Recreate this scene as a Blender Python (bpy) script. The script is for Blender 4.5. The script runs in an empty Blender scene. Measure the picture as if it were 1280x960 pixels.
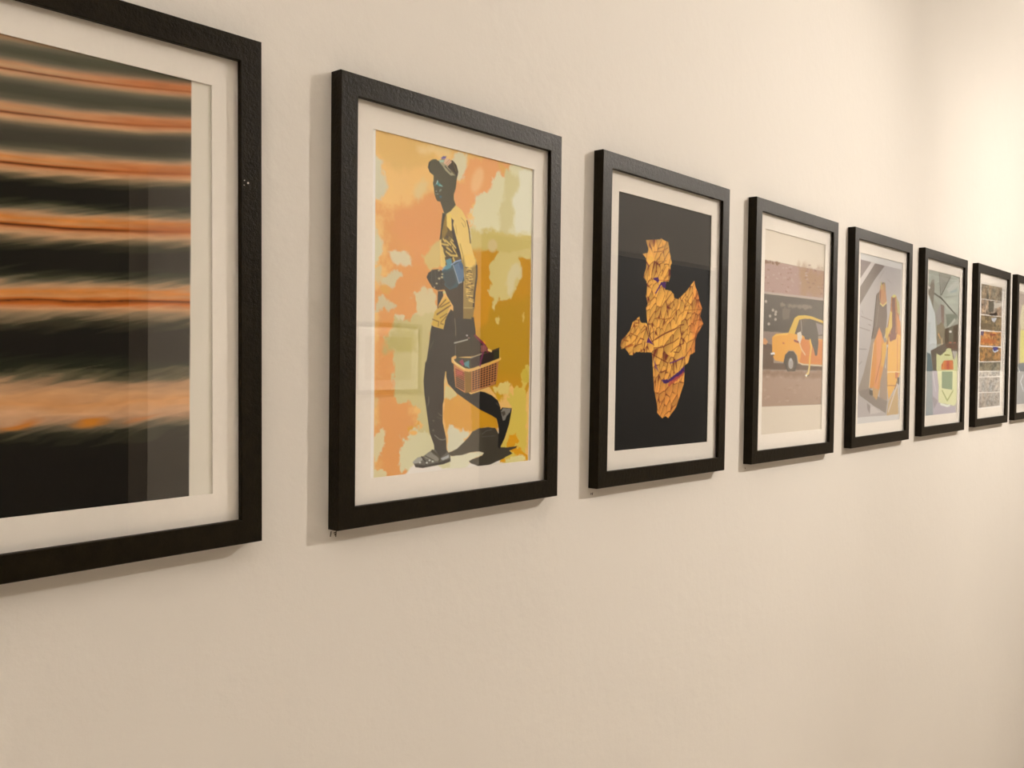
import bpy, bmesh, math
import numpy as np

scene = bpy.context.scene
col = scene.collection
CZ = 1.55                       # height of the frame centres above the floor (m)

# ------------------------------------------------------------------ helpers
def link(name, me, mat, parent=None, loc=(0, 0, 0)):
    o = bpy.data.objects.new(name, me)
    col.objects.link(o)
    if mat is not None:
        me.materials.append(mat)
    o.parent = parent
    o.location = loc
    return o

def mesh_from(name, verts, faces):
    me = bpy.data.meshes.new(name)
    me.from_pydata(verts, [], faces)
    me.validate(); me.update()
    return me

def add_box(bm, x0, y0, z0, x1, y1, z1):
    v = [bm.verts.new((x, y, z)) for x in (x0, x1) for y in (y0, y1) for z in (z0, z1)]
    for f in ((0, 1, 3, 2), (4, 6, 7, 5), (0, 4, 5, 1), (2, 3, 7, 6), (0, 2, 6, 4), (1, 5, 7, 3)):
        bm.faces.new([v[i] for i in f])

def bm_mesh(name, bm, bevel=0.0, seg=2):
    bmesh.ops.recalc_face_normals(bm, faces=bm.faces)
    if bevel:
        bmesh.ops.bevel(bm, geom=list(bm.edges), offset=bevel, segments=seg, profile=0.5, affect='EDGES')
    me = bpy.data.meshes.new(name)
    bm.to_mesh(me); bm.free()
    return me

def tag(o, label=None, cat=None, group=None, kind=None):
    for k, v in (('label', label), ('category', cat), ('group', group), ('kind', kind)):
        if v:
            o[k] = v

def lin(c):
    c = np.asarray(c, float)
    return np.where(c <= .04045, c / 12.92, ((c + .055) / 1.055) ** 2.4)

# ------------------------------------------------------------------ materials
def new_mat(name):
    m = bpy.data.materials.new(name); m.use_nodes = True
    nt = m.node_tree
    return m, nt, nt.nodes['Principled BSDF']

def bump(nt, bsdf, height_socket, strength, dist):
    b = nt.nodes.new('ShaderNodeBump')
    b.inputs['Strength'].default_value = strength
    b.inputs['Distance'].default_value = dist
    nt.links.new(height_socket, b.inputs['Height'])
    nt.links.new(b.outputs['Normal'], bsdf.inputs['Normal'])
    return b

def obj_coords(nt):
    return nt.nodes.new('ShaderNodeTexCoord').outputs['Object']

def noise(nt, scale, detail=3, rough=.5, vec=None):
    n = nt.nodes.new('ShaderNodeTexNoise')
    n.inputs['Scale'].default_value = scale
    n.inputs['Detail'].default_value = detail
    n.inputs['Roughness'].default_value = rough
    if vec is not None:
        nt.links.new(vec, n.inputs['Vector'])
    return n.outputs['Fac']

def ramp(nt, fac, stops):
    r = nt.nodes.new('ShaderNodeValToRGB')
    el = r.color_ramp.elements
    while len(el) < len(stops):
        el.new(.5)
    for e, (p, c) in zip(el, stops):
        e.position = p; e.color = (*c, 1)
    nt.links.new(fac, r.inputs['Fac'])
    return r.outputs['Color']

def plaster(name, base, bumpy=1.0):
    m, nt, b = new_mat(name)
    v = obj_coords(nt)
    c = ramp(nt, noise(nt, 2.2, 4, .55, v), [(.3, [x * .965 for x in base]), (.7, base)])
    nt.links.new(c, b.inputs['Base Color'])
    b.inputs['Roughness'].default_value = .72
    b.inputs['Specular IOR Level'].default_value = .25
    # rolled-on paint: fine orange peel over broad unevenness with small pits
    add = nt.nodes.new('ShaderNodeMath'); add.operation = 'MULTIPLY_ADD'
    nt.links.new(noise(nt, 55, 4, .6, v), add.inputs[0]); add.inputs[1].default_value = .35
    broad = noise(nt, 7, 3, .5, v)
    nt.links.new(broad, add.inputs[2])
    bump(nt, b, add.outputs[0], .35 * bumpy, .004)
    return m

M_WALL = plaster('white_plaster', (.665, .642, .607))
M_WALL2 = plaster('light_grey_plaster', (.50, .455, .39), .3)
M_CEIL = plaster('ceiling_white', (.80, .78, .75), .2)
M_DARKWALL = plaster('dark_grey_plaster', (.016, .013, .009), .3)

m, nt, b = new_mat('pale_timber_floor')
v = obj_coords(nt)
mp = nt.nodes.new('ShaderNodeMapping'); mp.inputs['Scale'].default_value = (.6, 9, 1)
nt.links.new(v, mp.inputs['Vector'])
nt.links.new(ramp(nt, noise(nt, 3, 5, .6, mp.outputs[0]), [(.3, (.36, .31, .25)), (.7, (.46, .40, .33))]), b.inputs['Base Color'])
b.inputs['Roughness'].default_value = .45
M_FLOOR = m

m, nt, b = new_mat('black_painted_wood')
v = obj_coords(nt)
nt.links.new(ramp(nt, noise(nt, 90, 3, .5, v), [(.3, (.0065, .0045, .002)), (.7, (.011, .008, .0035))]), b.inputs['Base Color'])
b.inputs['Roughness'].default_value = .36
b.inputs['Specular IOR Level'].default_value = .1
bump(nt, b, noise(nt, 300, 4, .65, v), .6, .0009)
M_BLACK = m

m, nt, b = new_mat('mat_board')
v = obj_coords(nt)
nt.links.new(ramp(nt, noise(nt, 260, 3, .6, v), [(.3, (.86, .835, .795)), (.7, (.89, .865, .825))]), b.inputs['Base Color'])
b.inputs['Roughness'].default_value = .9
b.inputs['Specular IOR Level'].default_value = .1
M_MAT = m

m, nt, b = new_mat('hardboard')
nt.links.new(ramp(nt, noise(nt, 120, 4, .6, obj_coords(nt)), [(.3, (.16, .10, .06)), (.7, (.24, .16, .10))]), b.inputs['Base Color'])
b.inputs['Roughness'].default_value = .85
M_BACK = m

m, nt, b = new_mat('graphite')
nt.links.new(ramp(nt, noise(nt, 900, 2, .5, obj_coords(nt)), [(.3, (.05, .04, .03)), (.7, (.11, .09, .07))]), b.inputs['Base Color'])
b.inputs['Roughness'].default_value = .7
M_GRAPH = m

m, nt, b = new_mat('bare_chip')
nt.links.new(ramp(nt, noise(nt, 900, 2, .5, obj_coords(nt)), [(.3, (.45, .40, .33)), (.7, (.6, .55, .47))]), b.inputs['Base Color'])
M_CHIP = m

# clear picture glass: straight-through transmission with Fresnel mirror reflection on both faces
m = bpy.data.materials.new('picture_glass'); m.use_nodes = True
nt = m.node_tree; nt.nodes.clear()
out = nt.nodes.new('ShaderNodeOutputMaterial')
mix = nt.nodes.new('ShaderNodeMixShader')
tr = nt.nodes.new('ShaderNodeBsdfTransparent'); tr.inputs['Color'].default_value = (.995, .995, .995, 1)
gl = nt.nodes.new('ShaderNodeBsdfGlossy'); gl.inputs['Roughness'].default_value = .004
gl.inputs['Color'].default_value = (1, 1, 1, 1)
fr = nt.nodes.new('ShaderNodeFresnel')
geo = nt.nodes.new('ShaderNodeNewGeometry')
ior = nt.nodes.new('ShaderNodeMapRange')          # the node inverts its IOR on back faces; undo that
ior.inputs['To Min'].default_value = 1.5; ior.inputs['To Max'].default_value = 1 / 1.5
nt.links.new(geo.outputs['Backfacing'], ior.inputs['Value'])
nt.links.new(ior.outputs['Result'], fr.inputs['IOR'])
nt.links.new(fr.outputs['Fac'], mix.inputs['Fac'])
nt.links.new(tr.outputs[0], mix.inputs[1]); nt.links.new(gl.outputs[0], mix.inputs[2])
nt.links.new(mix.outputs[0], out.inputs['Surface'])
M_GLASS = m

def print_mat(name):
    m, nt, b = new_mat(name)
    at = nt.nodes.new('ShaderNodeAttribute'); at.attribute_name = 'ink'
    g = nt.nodes.new('ShaderNodeMix'); g.data_type = 'RGBA'; g.blend_type = 'MULTIPLY'
    g.inputs['Factor'].default_value = .06
    nt.links.new(at.outputs['Color'], g.inputs['A'])
    nt.links.new(ramp(nt, noise(nt, 700, 2, .5, obj_coords(nt)), [(.3, (.6, .6, .6)), (.7, (1, 1, 1))]), g.inputs['B'])
    nt.links.new(g.outputs['Result'], b.inputs['Base Color'])
    b.inputs['Roughness'].default_value = .6
    b.inputs['Specular IOR Level'].default_value = .2
    return m
M_PRINT = print_mat('printed_paper')

# ------------------------------------------------------------------ the prints (ink painted on paper grids)
SW, SH = 127.0, 175.0                                   # half sheet size in mm

def vnoise(X, Y, scale, seed):
    r = np.random.RandomState(seed)
    T = r.rand(64, 64)
    x = X / scale + 100; y = Y / scale + 100
    i = np.floor(x).astype(int); j = np.floor(y).astype(int)
    fx = x - i; fy = y - j
    fx = fx * fx * (3 - 2 * fx); fy = fy * fy * (3 - 2 * fy)
    g = lambda a, b: T[a % 64, b % 64]
    return (g(i, j) * (1 - fx) + g(i + 1, j) * fx) * (1 - fy) + (g(i, j + 1) * (1 - fx) + g(i + 1, j + 1) * fx) * fy

def fbm(X, Y, scale, seed):
    return (vnoise(X, Y, scale, seed) + .5 * vnoise(X, Y, scale / 2.1, seed + 1) + .25 * vnoise(X, Y, scale / 4.3, seed + 2)) / 1.75 - .5

def ink(c):
    return lin(np.array(c) / 255)

def pts(a):
    return np.array(a, float).reshape(-1, 2) / 10

def seg_dist(X, Y, a, b):
    d = b - a; L = d @ d + 1e-9
    t = np.clip(((X - a[0]) * d[0] + (Y - a[1]) * d[1]) / L, 0, 1)
    return np.hypot(X - a[0] - t * d[0], Y - a[1] - t * d[1])

def poly_sd(X, Y, P):
    ins = np.zeros(X.shape, bool); D = np.full(X.shape, 1e9)
    n = len(P)
    for k in range(n):
        a, b = P[k], P[(k + 1) % n]
        D = np.minimum(D, seg_dist(X, Y, a, b))
        if a[1] != b[1]:
            c = ((a[1] > Y) != (b[1] > Y)) & (X < (b[0] - a[0]) * (Y - a[1]) / (b[1] - a[1]) + a[0])
            ins ^= c
    return np.where(ins, -D, D)

class Sheet:
    def __init__(s, nx, ny, seed):
        s.nx, s.ny, s.seed = nx, ny, seed
        s.x = np.linspace(-SW, SW, nx); s.y = np.linspace(-SH, SH, ny)
        s.X, s.Y = np.meshgrid(s.x, s.y)
        s.C = np.full((ny, nx, 3), .80)
        s.n = 0
    def window(s, P, m):
        x0, y0 = P.min(0) - m; x1, y1 = P.max(0) + m
        i0, i1 = np.searchsorted(s.x, [x0, x1]); j0, j1 = np.searchsorted(s.y, [y0, y1])
        return slice(j0, j1), slice(i0, i1)
    def blend(s, w, c, a):
        s.C[w] = s.C[w] * (1 - a[..., None]) + c * a[..., None]
    def op(s, o):
        s.n += 1; k = o[0]
        if k == 'fill':
            s.C[:] = ink(o[1])
        elif k == 'p':
            P = pts(o[1]); soft, rag, sc, al = o[3:7]
            w = s.window(P, soft + rag * 2 + 2); X, Y = s.X[w], s.Y[w]
            if X.size == 0: return
            d = poly_sd(X, Y, P)
            if rag:
                d = d + rag * 5 * fbm(X, Y, sc * .75, s.seed + s.n) + rag * 1.6 * fbm(X, Y, 2.2, s.seed + s.n + 50)
            t = np.clip(.5 - d / (soft * 1.3 + .25), 0, 1)
            s.blend(w, ink(o[2]), al * t * t * (3 - 2 * t))
        elif k == 'l':
            P = pts(o[1]); wd, soft, al = o[3:6]
            w = s.window(P, wd + 2); X, Y = s.X[w], s.Y[w]
            if X.size == 0: return
            d = np.full(X.shape, 1e9)
            for a, b in zip(P[:-1], P[1:]):
                d = np.minimum(d, seg_dist(X, Y, a, b))
            s.blend(w, ink(o[2]), al * np.clip(.5 - (d - wd * .6) / (soft + .2), 0, 1))
        elif k == 'stripes':
            s.stripes(o)
        elif k == 'crack':
            s.crack(o)
        elif k == 'tiles':
            s.tiles(o)
    # blurred landscape-like bands: thin dark lines in orange halos over green-black
    def stripes(s, o):
        X = s.X; Y = s.Y
        Y = Y + 7 * fbm(X / 5 + Y * .25, Y * 1.2, 9, s.seed) * np.clip((Y + 60) / 120, .12, 1.3)
        cur = []
        for b in o[1]:
            P = pts(b); q = np.polyfit(P[:, 0], P[:, 1], 2)
            xx = np.clip(X, P[0, 0] - 20, 400)
            cur.append(np.polyval(q, xx) + np.where(X < P[0, 0] - 20, (X - P[0, 0] + 20) * np.polyval(np.polyder(q), P[0, 0]), 0))
        st = fbm(X / 9 + Y * .2, Y, 5, s.seed + 7)
        F = lambda *c: lin(np.array(c) / 255) / (.72, .61, .50) * .82
        up = [(0, F(80, 34, 10)), (.018, F(132, 74, 34)), (.045, F(190, 140, 98)), (.12, F(168, 130, 94)), (.22, F(112, 98, 74)), (.36, F(68, 66, 46)), (.52, F(60, 58, 38)), (.64, F(84, 78, 56)), (.74, F(140, 112, 84)), (.83, F(192, 136, 92)), (.90, F(196, 146, 102)), (.96, F(186, 138, 96)), (.985, F(160, 92, 46)), (1, F(80, 34, 10))]
        lo = [(0, F(74, 30, 4)), (.012, F(110, 52, 14)), (.02, F(150, 78, 26)), (.05, F(200, 138, 88)), (.11, F(196, 148, 104)), (.17, F(120, 98, 68)), (.24, F(50, 46, 26)), (.33, F(17, 12, 3)), (.56, F(17, 12, 3)), (.65, F(46, 46, 26)), (.73, F(110, 96, 70)), (.80, F(186, 140, 98)), (.88, F(208, 126, 54)), (.94, F(200, 136, 80)), (.975, F(190, 100, 30)), (.99, F(120, 56, 12)), (1, F(74, 30, 4))]
        wide = [(0, F(120, 54, 10)), (.03, F(192, 100, 30)), (.075, F(202, 146, 98)), (.13, F(140, 114, 82)), (.20, F(58, 52, 32)), (.30, F(15, 10, 3)), (.52, F(15, 10, 3)), (.64, F(32, 34, 16)), (.735, F(96, 84, 58)), (.80, F(172, 130, 92)), (.90, F(200, 146, 98)), (1, F(206, 144, 88))]
        last = [(0, F(206, 144, 88)), (.06, F(202, 150, 106)), (.13, F(180, 136, 98)), (.19, F(106, 90, 66)), (.25, F(46, 44, 26)), (.33, F(15, 10, 3)), (1, F(14, 9, 2))]
        wisp = fbm(X / 3.2 + Y * 1.1, Y * 1.1 + X * .22, 4.2, s.seed + 11)
        for k in range(len(cur) - 1):
            a, b = cur[k], cur[k + 1]
            m = (Y >= a) & (Y < b)
            t = np.clip((Y - a) / (b - a), 0, 1)
            t = np.clip(t + ((.10 if k < 3 else .08) * st + (.03 if k < 3 else .16) * wisp) * np.sin(np.pi * t), 0, 1)
            tab = last if k == 6 else wide if k == 5 else lo
            f2 = [1, .7, .25, 0, 0, 0, 0, 0][k]
            for ch in range(3):
                v = np.interp(t, [p for p, _ in tab], [c[ch] for _, c in tab])
                if f2:
                    v = v * (1 - f2) + f2 * np.interp(t, [p for p, _ in up], [c[ch] for _, c in up])
                s.C[..., ch] = np.where(m, v, s.C[..., ch])
        m = Y < cur[0]; s.C[m] = F(150, 90, 52)
        m = Y >= cur[-1]; s.C[m] = F(14, 9, 2)
        # towards the right end the thin lines smear into a broad red-orange
        for k in range(1, 5):
            e = np.clip((X + 5 - 25 * (k > 3)) / 60, 0, 1) * .85 * np.exp(-((Y - cur[k] + 1.5 - 3 * wisp) / 4.2) ** 2)
            e = e[..., None]
            s.C[:] = s.C * (1 - e) + F(176, 92, 36) * e
        # ragged flame-like colour in the bands
        n2 = fbm(X / 4 + Y * .3, Y, 4, s.seed + 20)
        warm = s.C[..., 0:1] > .22
        s.C[:] = np.where(warm, s.C * (1 + .35 * n2[..., None]), s.C * (1 + .25 * st[..., None]))
        for x0, y0, rx, ry, c, al in ((20, 105, 13, 4, F(200, 118, 20), .9), (-32, 104, 14, 4.5, F(196, 112, 24), .8), (62, 104, 12, 2.5, F(196, 116, 50), .6), (-80, 104, 14, 4, F(196, 112, 24), .6)):
            d = np.hypot((X - x0) / rx, (Y - y0 + (X - x0) * .16) / ry) + 1.2 * n2
            a = al * np.clip(1.3 - d, 0, 1)
            s.C[:] = s.C * (1 - a[..., None]) + c * a[..., None]
    # photographed cracked, folded surface inside an outline
    def crack(s, o):
        P = pts(o[1]); w = s.window(P, 4); X, Y = s.X[w], s.Y[w]
        base, dark, red = ink(o[2]), ink(o[3]), ink(o[4])
        r = np.random.RandomState(5)
        S = np.stack([r.uniform(P[:, 0].min(), P[:, 0].max(), 330), r.uniform(P[:, 1].min(), P[:, 1].max(), 330)], 1)
        ca, sa = math.cos(.5), math.sin(.5)
        d1 = np.full(X.shape, 1e9); d2 = d1.copy(); dx = np.zeros(X.shape); dy = dx.copy(); idx = np.zeros(X.shape, int)
        Xw = X + 3 * fbm(X, Y, 9, 31); Yw = Y + 3 * fbm(X, Y, 9, 47)
        for i, p in enumerate(S):
            ax = (Xw - p[0]) * ca + (Yw - p[1]) * sa; ay = -(Xw - p[0]) * sa + (Yw - p[1]) * ca
            d = np.hypot(ax * 1.25, ay * .75)
            n = d < d1
            d2 = np.where(n, d1, np.minimum(d2, d)); d1 = np.where(n, d, d1)
            dx = np.where(n, ax, dx); dy = np.where(n, ay, dy); idx = np.where(n, i, idx)
        tone = .72 + .40 * r.rand(330)[idx] + .035 * (dy * .4 + dx) / 1.2
        edge = np.clip(1.2 - (d2 - d1) / 2.1, 0, 1) * np.clip(.6 - dx * .2 - dy * .06, .25, 1)
        c = base * np.clip(tone, .6, 1.25)[..., None]
        m = np.clip((X - 62) / 30 + fbm(X, Y, 18, 3) * 1.2, 0, .8)[..., None]
        m = np.maximum(m, np.clip((Y - 60) / 60, 0, .45)[..., None])
        c = c * (1 - m) + red * np.clip(tone, .6, 1.2)[..., None] * m
        c = c * (1 - edge[..., None]) + dark * edge[..., None]
        sd = poly_sd(X, Y, P) + 1.0 * fbm(X, Y, 5, 77)
        a = np.clip(.5 - sd / .8, 0, 1)[..., None]
        s.C[w] = s.C[w] * (1 - a) + c * a
    # one strip of a contact sheet: small crowded snapshots
    def tiles(s, o):
        P = pts(o[1]); w = s.window(P, 1); X, Y = s.X[w], s.Y[w]
        base = ink(o[2])
        n1 = fbm(X * .42, Y * .75, 5.5, s.seed + s.n); n2 = fbm(X * .5, Y, 3.2, s.seed + s.n + 9); n3 = fbm(X, Y, 22, s.seed + s.n + 5)
        c = base * np.clip(1 + 1.9 * n1 + 1.5 * n2 + .8 * n3, .22, 2.1)[..., None]
        c = c * (1 + .5 * n3[..., None] * np.array([1, .1, -.7]))
        a = np.clip(.5 - poly_sd(X, Y, P) / .8, 0, 1)[..., None]
        s.C[w] = s.C[w] * (1 - a) + np.clip(c, 0, .85) * a

OPS = {
    0: [
        ['stripes',[[-423,-1705,255,-1751,1048,-1805],[-425,-1464,254,-1512,1047,-1611],[-428,-1162,252,-1214,1046,-1326],[-431,-807,250,-855,1045,-944],[-435,-383,247,-407,1043,-476],[-439,164,243,137,1041,105],[-446,900,239,911,1038,906],[-453,1763,233,1794,1035,1829]]],
        ['p',[1048,-1895,1305,-1957,1295,1929,1010,1892],[232,230,222],0.4,0,14,1.0],
    ],
    1: [
        ['fill',[244,203,124]],
        ['p',[-1194,-974,-1014,-644,-1083,-284,-1165,-239,-1159,307,-1164,1719,-661,1746,-615,946,-784,699,-510,371,-260,-54,-103,-740,-181,-1151,-359,-1210,-619,-1075,-858,-915],[232,166,89],14,5,14,1.0],
        ['p',[-965,-949,-619,-1091,-324,-1215,-108,-1094,-175,-732,-406,-460,-633,-441,-855,-661],[233,165,93],8,3,14,1.0],
        ['p',[-1181,-1688,-423,-1677,-363,-1539,-863,-1336,-1179,-1480],[231,194,113],10,2,14,1.0],
        ['p',[-1179,-1464,-1117,-1413,-1073,-1225,-1031,-1161,-1071,-1061,-1153,-1018,-1215,-1087,-1219,-1434],[217,218,195],4,2.2,14,1.0],
        ['p',[-1212,-794,-1130,-749,-1065,-529,-1146,-397,-1208,-391],[220,220,189],3,2,14,1.0],
        ['p',[-997,-540,-923,-572,-855,-541,-762,-538,-693,-487,-700,-417,-794,-407,-895,-382,-954,-433],[227,222,188],3,2.2,14,1.0],
        ['p',[-1108,-273,-1027,-303,-911,-325,-841,-318,-902,-263,-918,-212,-951,-173,-1025,-180,-1099,-188],[221,216,179],3,2.5,14,1.0],
        ['p',[-1173,-341,-1093,-384,-1100,-310,-1099,-200,-1171,-171],[224,207,155],4,2.5,14,1.0],
        ['p',[-1170,-122,-1057,-117,-974,-60,-941,0,-957,44,-1071,62,-1168,85],[218,210,172],3,3,14,1.0],
        ['p',[-1090,-188,-1025,-199,-967,-160,-1008,-108,-1074,-128],[229,177,84],3,2,14,1.0],
        ['p',[-906,92,-796,105,-813,175,-864,152],[233,226,192],1.5,1.5,14,1.0],
        ['p',[-636,-156,-505,-196,-478,-166,-315,-189,-313,-20,-384,101,-545,107,-606,174,-667,176,-702,114,-626,-4],[226,217,174],3,3,14,1.0],
        ['p',[-527,-521,-394,-624,-286,-726,-264,-467,-427,-401,-517,-445],[223,204,130],3,2,14,1.0],
        ['p',[-633,111,-474,91,-385,49,-366,74,-492,118,-615,136],[233,192,125],3,1.5,14,1.0],
        ['p',[-878,123,-399,53,-436,701,-382,1285,-140,1680,-605,1701,-795,1589,-775,1428,-521,1195,-659,985,-879,940,-967,699,-927,460,-1013,382],[214,208,152],3,3.5,14,1.0],
        ['p',[-1003,337,-871,209,-631,213,-611,455,-1034,461],[196,189,115],8,2,14,1.0],
        ['p',[-1168,913,-1130,929,-1157,1031,-1127,1180,-1159,1208],[231,198,129],2,1.5,14,1.0],
        ['p',[-1175,1207,-1077,1241,-1042,1288,-1076,1405,-1113,1506,-1151,1607,-1174,1664],[228,222,180],2,2.5,14,1.0],
        ['p',[-1170,1635,-1053,1659,-1003,1700,-1169,1716],[229,223,179],2,3,14,1.0],
        ['p',[-786,1346,-653,1277,-483,1270,-352,1370,-328,1497,-81,1545,13,1648,14,1762,-647,1707,-751,1683,-804,1527],[226,227,191],3,4,14,1.0],
        ['p',[-825,1748,-607,1586,-140,1680,492,1639,1044,1697,1045,1771,-825,1748],[247,247,246],2,1,14,1.0],
        ['p',[-588,1283,-591,1291,-599,1297,-611,1302,-627,1305,-644,1305,-661,1303,-677,1299,-689,1292,-697,1285,-700,1278,-697,1270,-689,1264,-677,1259,-662,1256,-645,1256,-627,1258,-612,1262,-599,1268,-591,1275],[246,198,103],2,0,14,1.0],
        ['p',[-725,1266,-622,1232,-559,1204,-580,1172,-633,1209,-716,1228],[227,170,40],2,2,14,1.0],
        ['p',[-647,-1224,-560,-1300,-471,-1288,-506,-1194,-601,-1091,-654,-1135],[234,212,146],8,2,14,1.0],
        ['p',[-599,-1611,-278,-1694,-129,-1681,-128,-1616,-277,-1616,-564,-1579],[242,216,152],8,2,14,1.0],
        ['p',[-80,-1671,104,-1669,120,-1492,59,-1406,-39,-1374,-115,-1581],[229,227,197],3,1.5,14,1.0],
        ['p',[-64,-1370,83,-1427,129,-1665,436,-1683,840,-1688,870,-1602,641,-1353,314,-1219,189,-1098,241,-1001,128,-953,-59,-1066,-110,-1245],[240,177,115],4,2.5,14,1.0],
        ['p',[359,-1427,339,-1383,313,-1344,282,-1314,251,-1295,222,-1289,198,-1297,181,-1317,173,-1349,175,-1389,186,-1432,206,-1476,232,-1515,262,-1546,294,-1565,323,-1572,347,-1564,365,-1544,373,-1512,371,-1471],[247,209,152],6,0,14,0.8],
        ['p',[595,-1674,841,-1670,760,-1549,623,-1599],[235,187,105],4,3,14,1.0],
        ['p',[468,-1328,598,-1541,733,-1527,840,-1688,1240,-1689,1244,-713,222,-601,141,-894,189,-1098,288,-1250],[232,233,200],4,3,14,1.0],
        ['p',[759,-1594,983,-1565,959,-1307,852,-1021,691,-823,604,-1152,736,-1366],[219,216,166],6,3,14,1.0],
        ['p',[953,-1652,1240,-1689,1239,-973,924,-938,875,-1295,1013,-1479],[239,243,226],6,2,14,1.0],
        ['p',[104,-916,216,-981,255,-925,167,-880],[244,192,115],3,2,14,1.0],
        ['p',[102,-1036,214,-1101,241,-1001,128,-970],[247,209,130],3,2,14,1.0],
        ['p',[166,-897,1211,-924,1202,-598,172,-553],[217,205,128],5,2,14,1.0],
        ['p',[222,-618,453,-692,558,-756,612,-681,1000,-654,1201,-672,1215,800,1102,985,885,797,682,975,345,703,186,355,152,-249],[209,157,10],2,1,14,1.0],
        ['p',[529,-97,1210,-208,1215,800,1025,706,345,703,237,354],[197,156,10],14,1,14,1.0],
        ['p',[145,-680,479,-677,539,-275,466,84,236,267,152,-249],[218,161,15],6,1,14,1.0],
        ['p',[611,-752,608,-730,597,-709,579,-691,557,-679,532,-673,508,-675,486,-682,468,-696,456,-715,452,-736,456,-758,466,-779,484,-797,506,-809,530,-815,555,-814,577,-806,595,-792,607,-774],[225,211,156],3,0,14,1.0],
        ['p',[648,-698,1196,-751,1197,-664,1062,-645,1006,-668,1018,-605,1054,-493,1022,-405,913,-340,914,-254,828,-192,754,-138,658,-154,596,-95,580,-35,550,-64,553,-176,489,-227,518,-368,495,-518,566,-621],[226,215,146],2,2.2,14,1.0],
        ['p',[843,-562,952,-585,1031,-534,1022,-419,934,-370,903,-268,806,-219,783,-331,825,-390,802,-473],[232,227,186],5,2,14,1.0],
        ['p',[598,59,650,14,672,56,631,113,595,87],[232,213,124],1.5,1.5,14,1.0],
        ['p',[1085,-20,1102,23,1072,111,1054,83],[223,197,100],1.5,1.2,14,1.0],
        ['p',[570,833,696,792,798,768,851,836,814,904,698,902,595,867],[233,217,132],2,2.4,14,1.0],
        ['p',[1167,596,1101,666,1062,787,956,803,904,871,776,955,816,1041,895,1095,858,1231,783,1398,709,1530,686,1698,1161,1698],[224,205,94],2.5,3,14,1.0],
        ['p',[1034,683,1113,596,1181,596,1184,788,1062,770],[213,194,70],2,2,14,1.0],
        ['p',[888,1386,966,1373,994,1444,956,1511,1050,1569,1160,1628,1161,1690,1025,1637,944,1579,812,1519,837,1469],[226,167,10],1.5,2.5,14,1.0],
        ['p',[685,1647,788,1638,789,1697,686,1698],[237,178,10],1.5,2,14,1.0],
        ['p',[788,1646,1160,1628,1175,1708,789,1703],[235,230,168],2,1.5,14,1.0],
        ['p',[621,901,775,904,751,1022,674,986],[215,170,10],3,2,14,1.0],
        ['p',[-186,913,-14,898,178,977,462,1081,639,1185,656,1304,436,1265,239,1304,100,1297,-9,1264,-116,1222,-181,1302,-210,1079],[229,173,69],2,1,14,1.0],
        ['p',[227,1017,462,1081,639,1175,655,1294,451,1265,232,1304],[216,163,10],2,1,14,1.0],
        ['p',[-190,673,-175,784,-14,898,-120,942,-186,922,-208,802],[227,219,160],1.5,1.5,14,1.0],
        ['p',[-129,1249,-76,1233,-9,1264,100,1307,184,1339,102,1411,-5,1509,-152,1509,-160,1359],[230,233,211],1.5,2,14,1.0],
        ['p',[-111,1563,187,1536,369,1538,441,1562,216,1624,189,1670,107,1711,-109,1694],[238,241,220],2,0.5,14,1.0],
        ['p',[372,1703,677,1686,782,1689,783,1734,372,1732],[247,247,211],1.5,0.5,14,1.0],
        ['p',[-164,1522,-85,1509,-5,1486,102,1417,184,1364,239,1309,365,1277,494,1268,611,1286,671,1350,704,1510,840,1518,993,1512,978,1537,856,1559,925,1594,811,1626,618,1677,472,1705,329,1695,216,1653,188,1631,271,1609,398,1579,427,1556,355,1537,214,1533,104,1549,9,1562,-85,1556],[69,65,55],0.7,0.3,14,1.0],
        ['l',[395,1346,466,1311,553,1305],[119,122,119],0.5,0.7,0.7],
        ['l',[395,1375,613,1376],[106,106,102],0.5,0.7,0.6],
        ['p',[-176,710,-149,784,-14,888,178,987,362,1078,550,1147,631,1185,670,1265,698,1168,696,1059,650,979,546,918,430,882,358,871,204,902,38,805,-45,654,-178,580],[10,10,10],0.7,0,14,1.0],
        ['p',[682,1098,726,1060,893,1074,886,1114,850,1253,777,1409,689,1528,659,1502,671,1305,639,1195],[10,10,10],0.7,0,14,1.0],
        ['p',[697,1108,741,1065,885,1076,863,1114,803,1151,774,1210,736,1218,713,1158],[135,134,130],0.7,0.4,14,1.0],
        ['p',[697,1108,772,1101,787,1141,743,1169],[81,75,67],0.8,0.3,14,1.0],
        ['l',[621,1007,681,1048],[97,89,80],0.6,0.7,0.8],
        ['l',[655,1294,664,1344],[216,227,232],0.9,0.7,0.8],
        ['p',[-486,564,-497,654,-508,753,-494,889,-467,1025,-447,1126,-413,1291,-347,1423,-340,1496,-158,1508,-167,1359,-222,1190,-224,1005,-206,950,-208,756,-190,654,-18,635,-21,429,-361,435],[21,15,10],0.7,0,14,1.0],
        ['p',[-398,173,-416,235,-432,359,-461,514,-487,618,-53,617,-54,510,218,480,243,234,241,64,74,72,-119,-6,-220,117,-228,206,-357,188],[20,15,10],0.7,0,14,1.0],
        ['p',[-38,350,185,311,218,493,-36,496],[46,37,10],0.8,0,14,1.0],
        ['l',[-369,338,-418,417],[102,100,75],0.8,0.7,0.6],
        ['l',[-431,917,-430,981,-467,1044],[116,116,98],0.8,0.7,0.7],
        ['l',[-455,999,-434,1126],[10,10,10],1.2,0.7,0.8],
        ['l',[-336,1322,-271,1367,-219,1376,-167,1368],[136,139,130],0.8,0.7,0.7],
        ['l',[-313,1131,-248,1152],[90,90,77],0.6,0.7,0.6],
        ['l',[-288,1090,-262,1114,-223,1120],[117,116,103],0.6,0.7,0.7],
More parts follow.
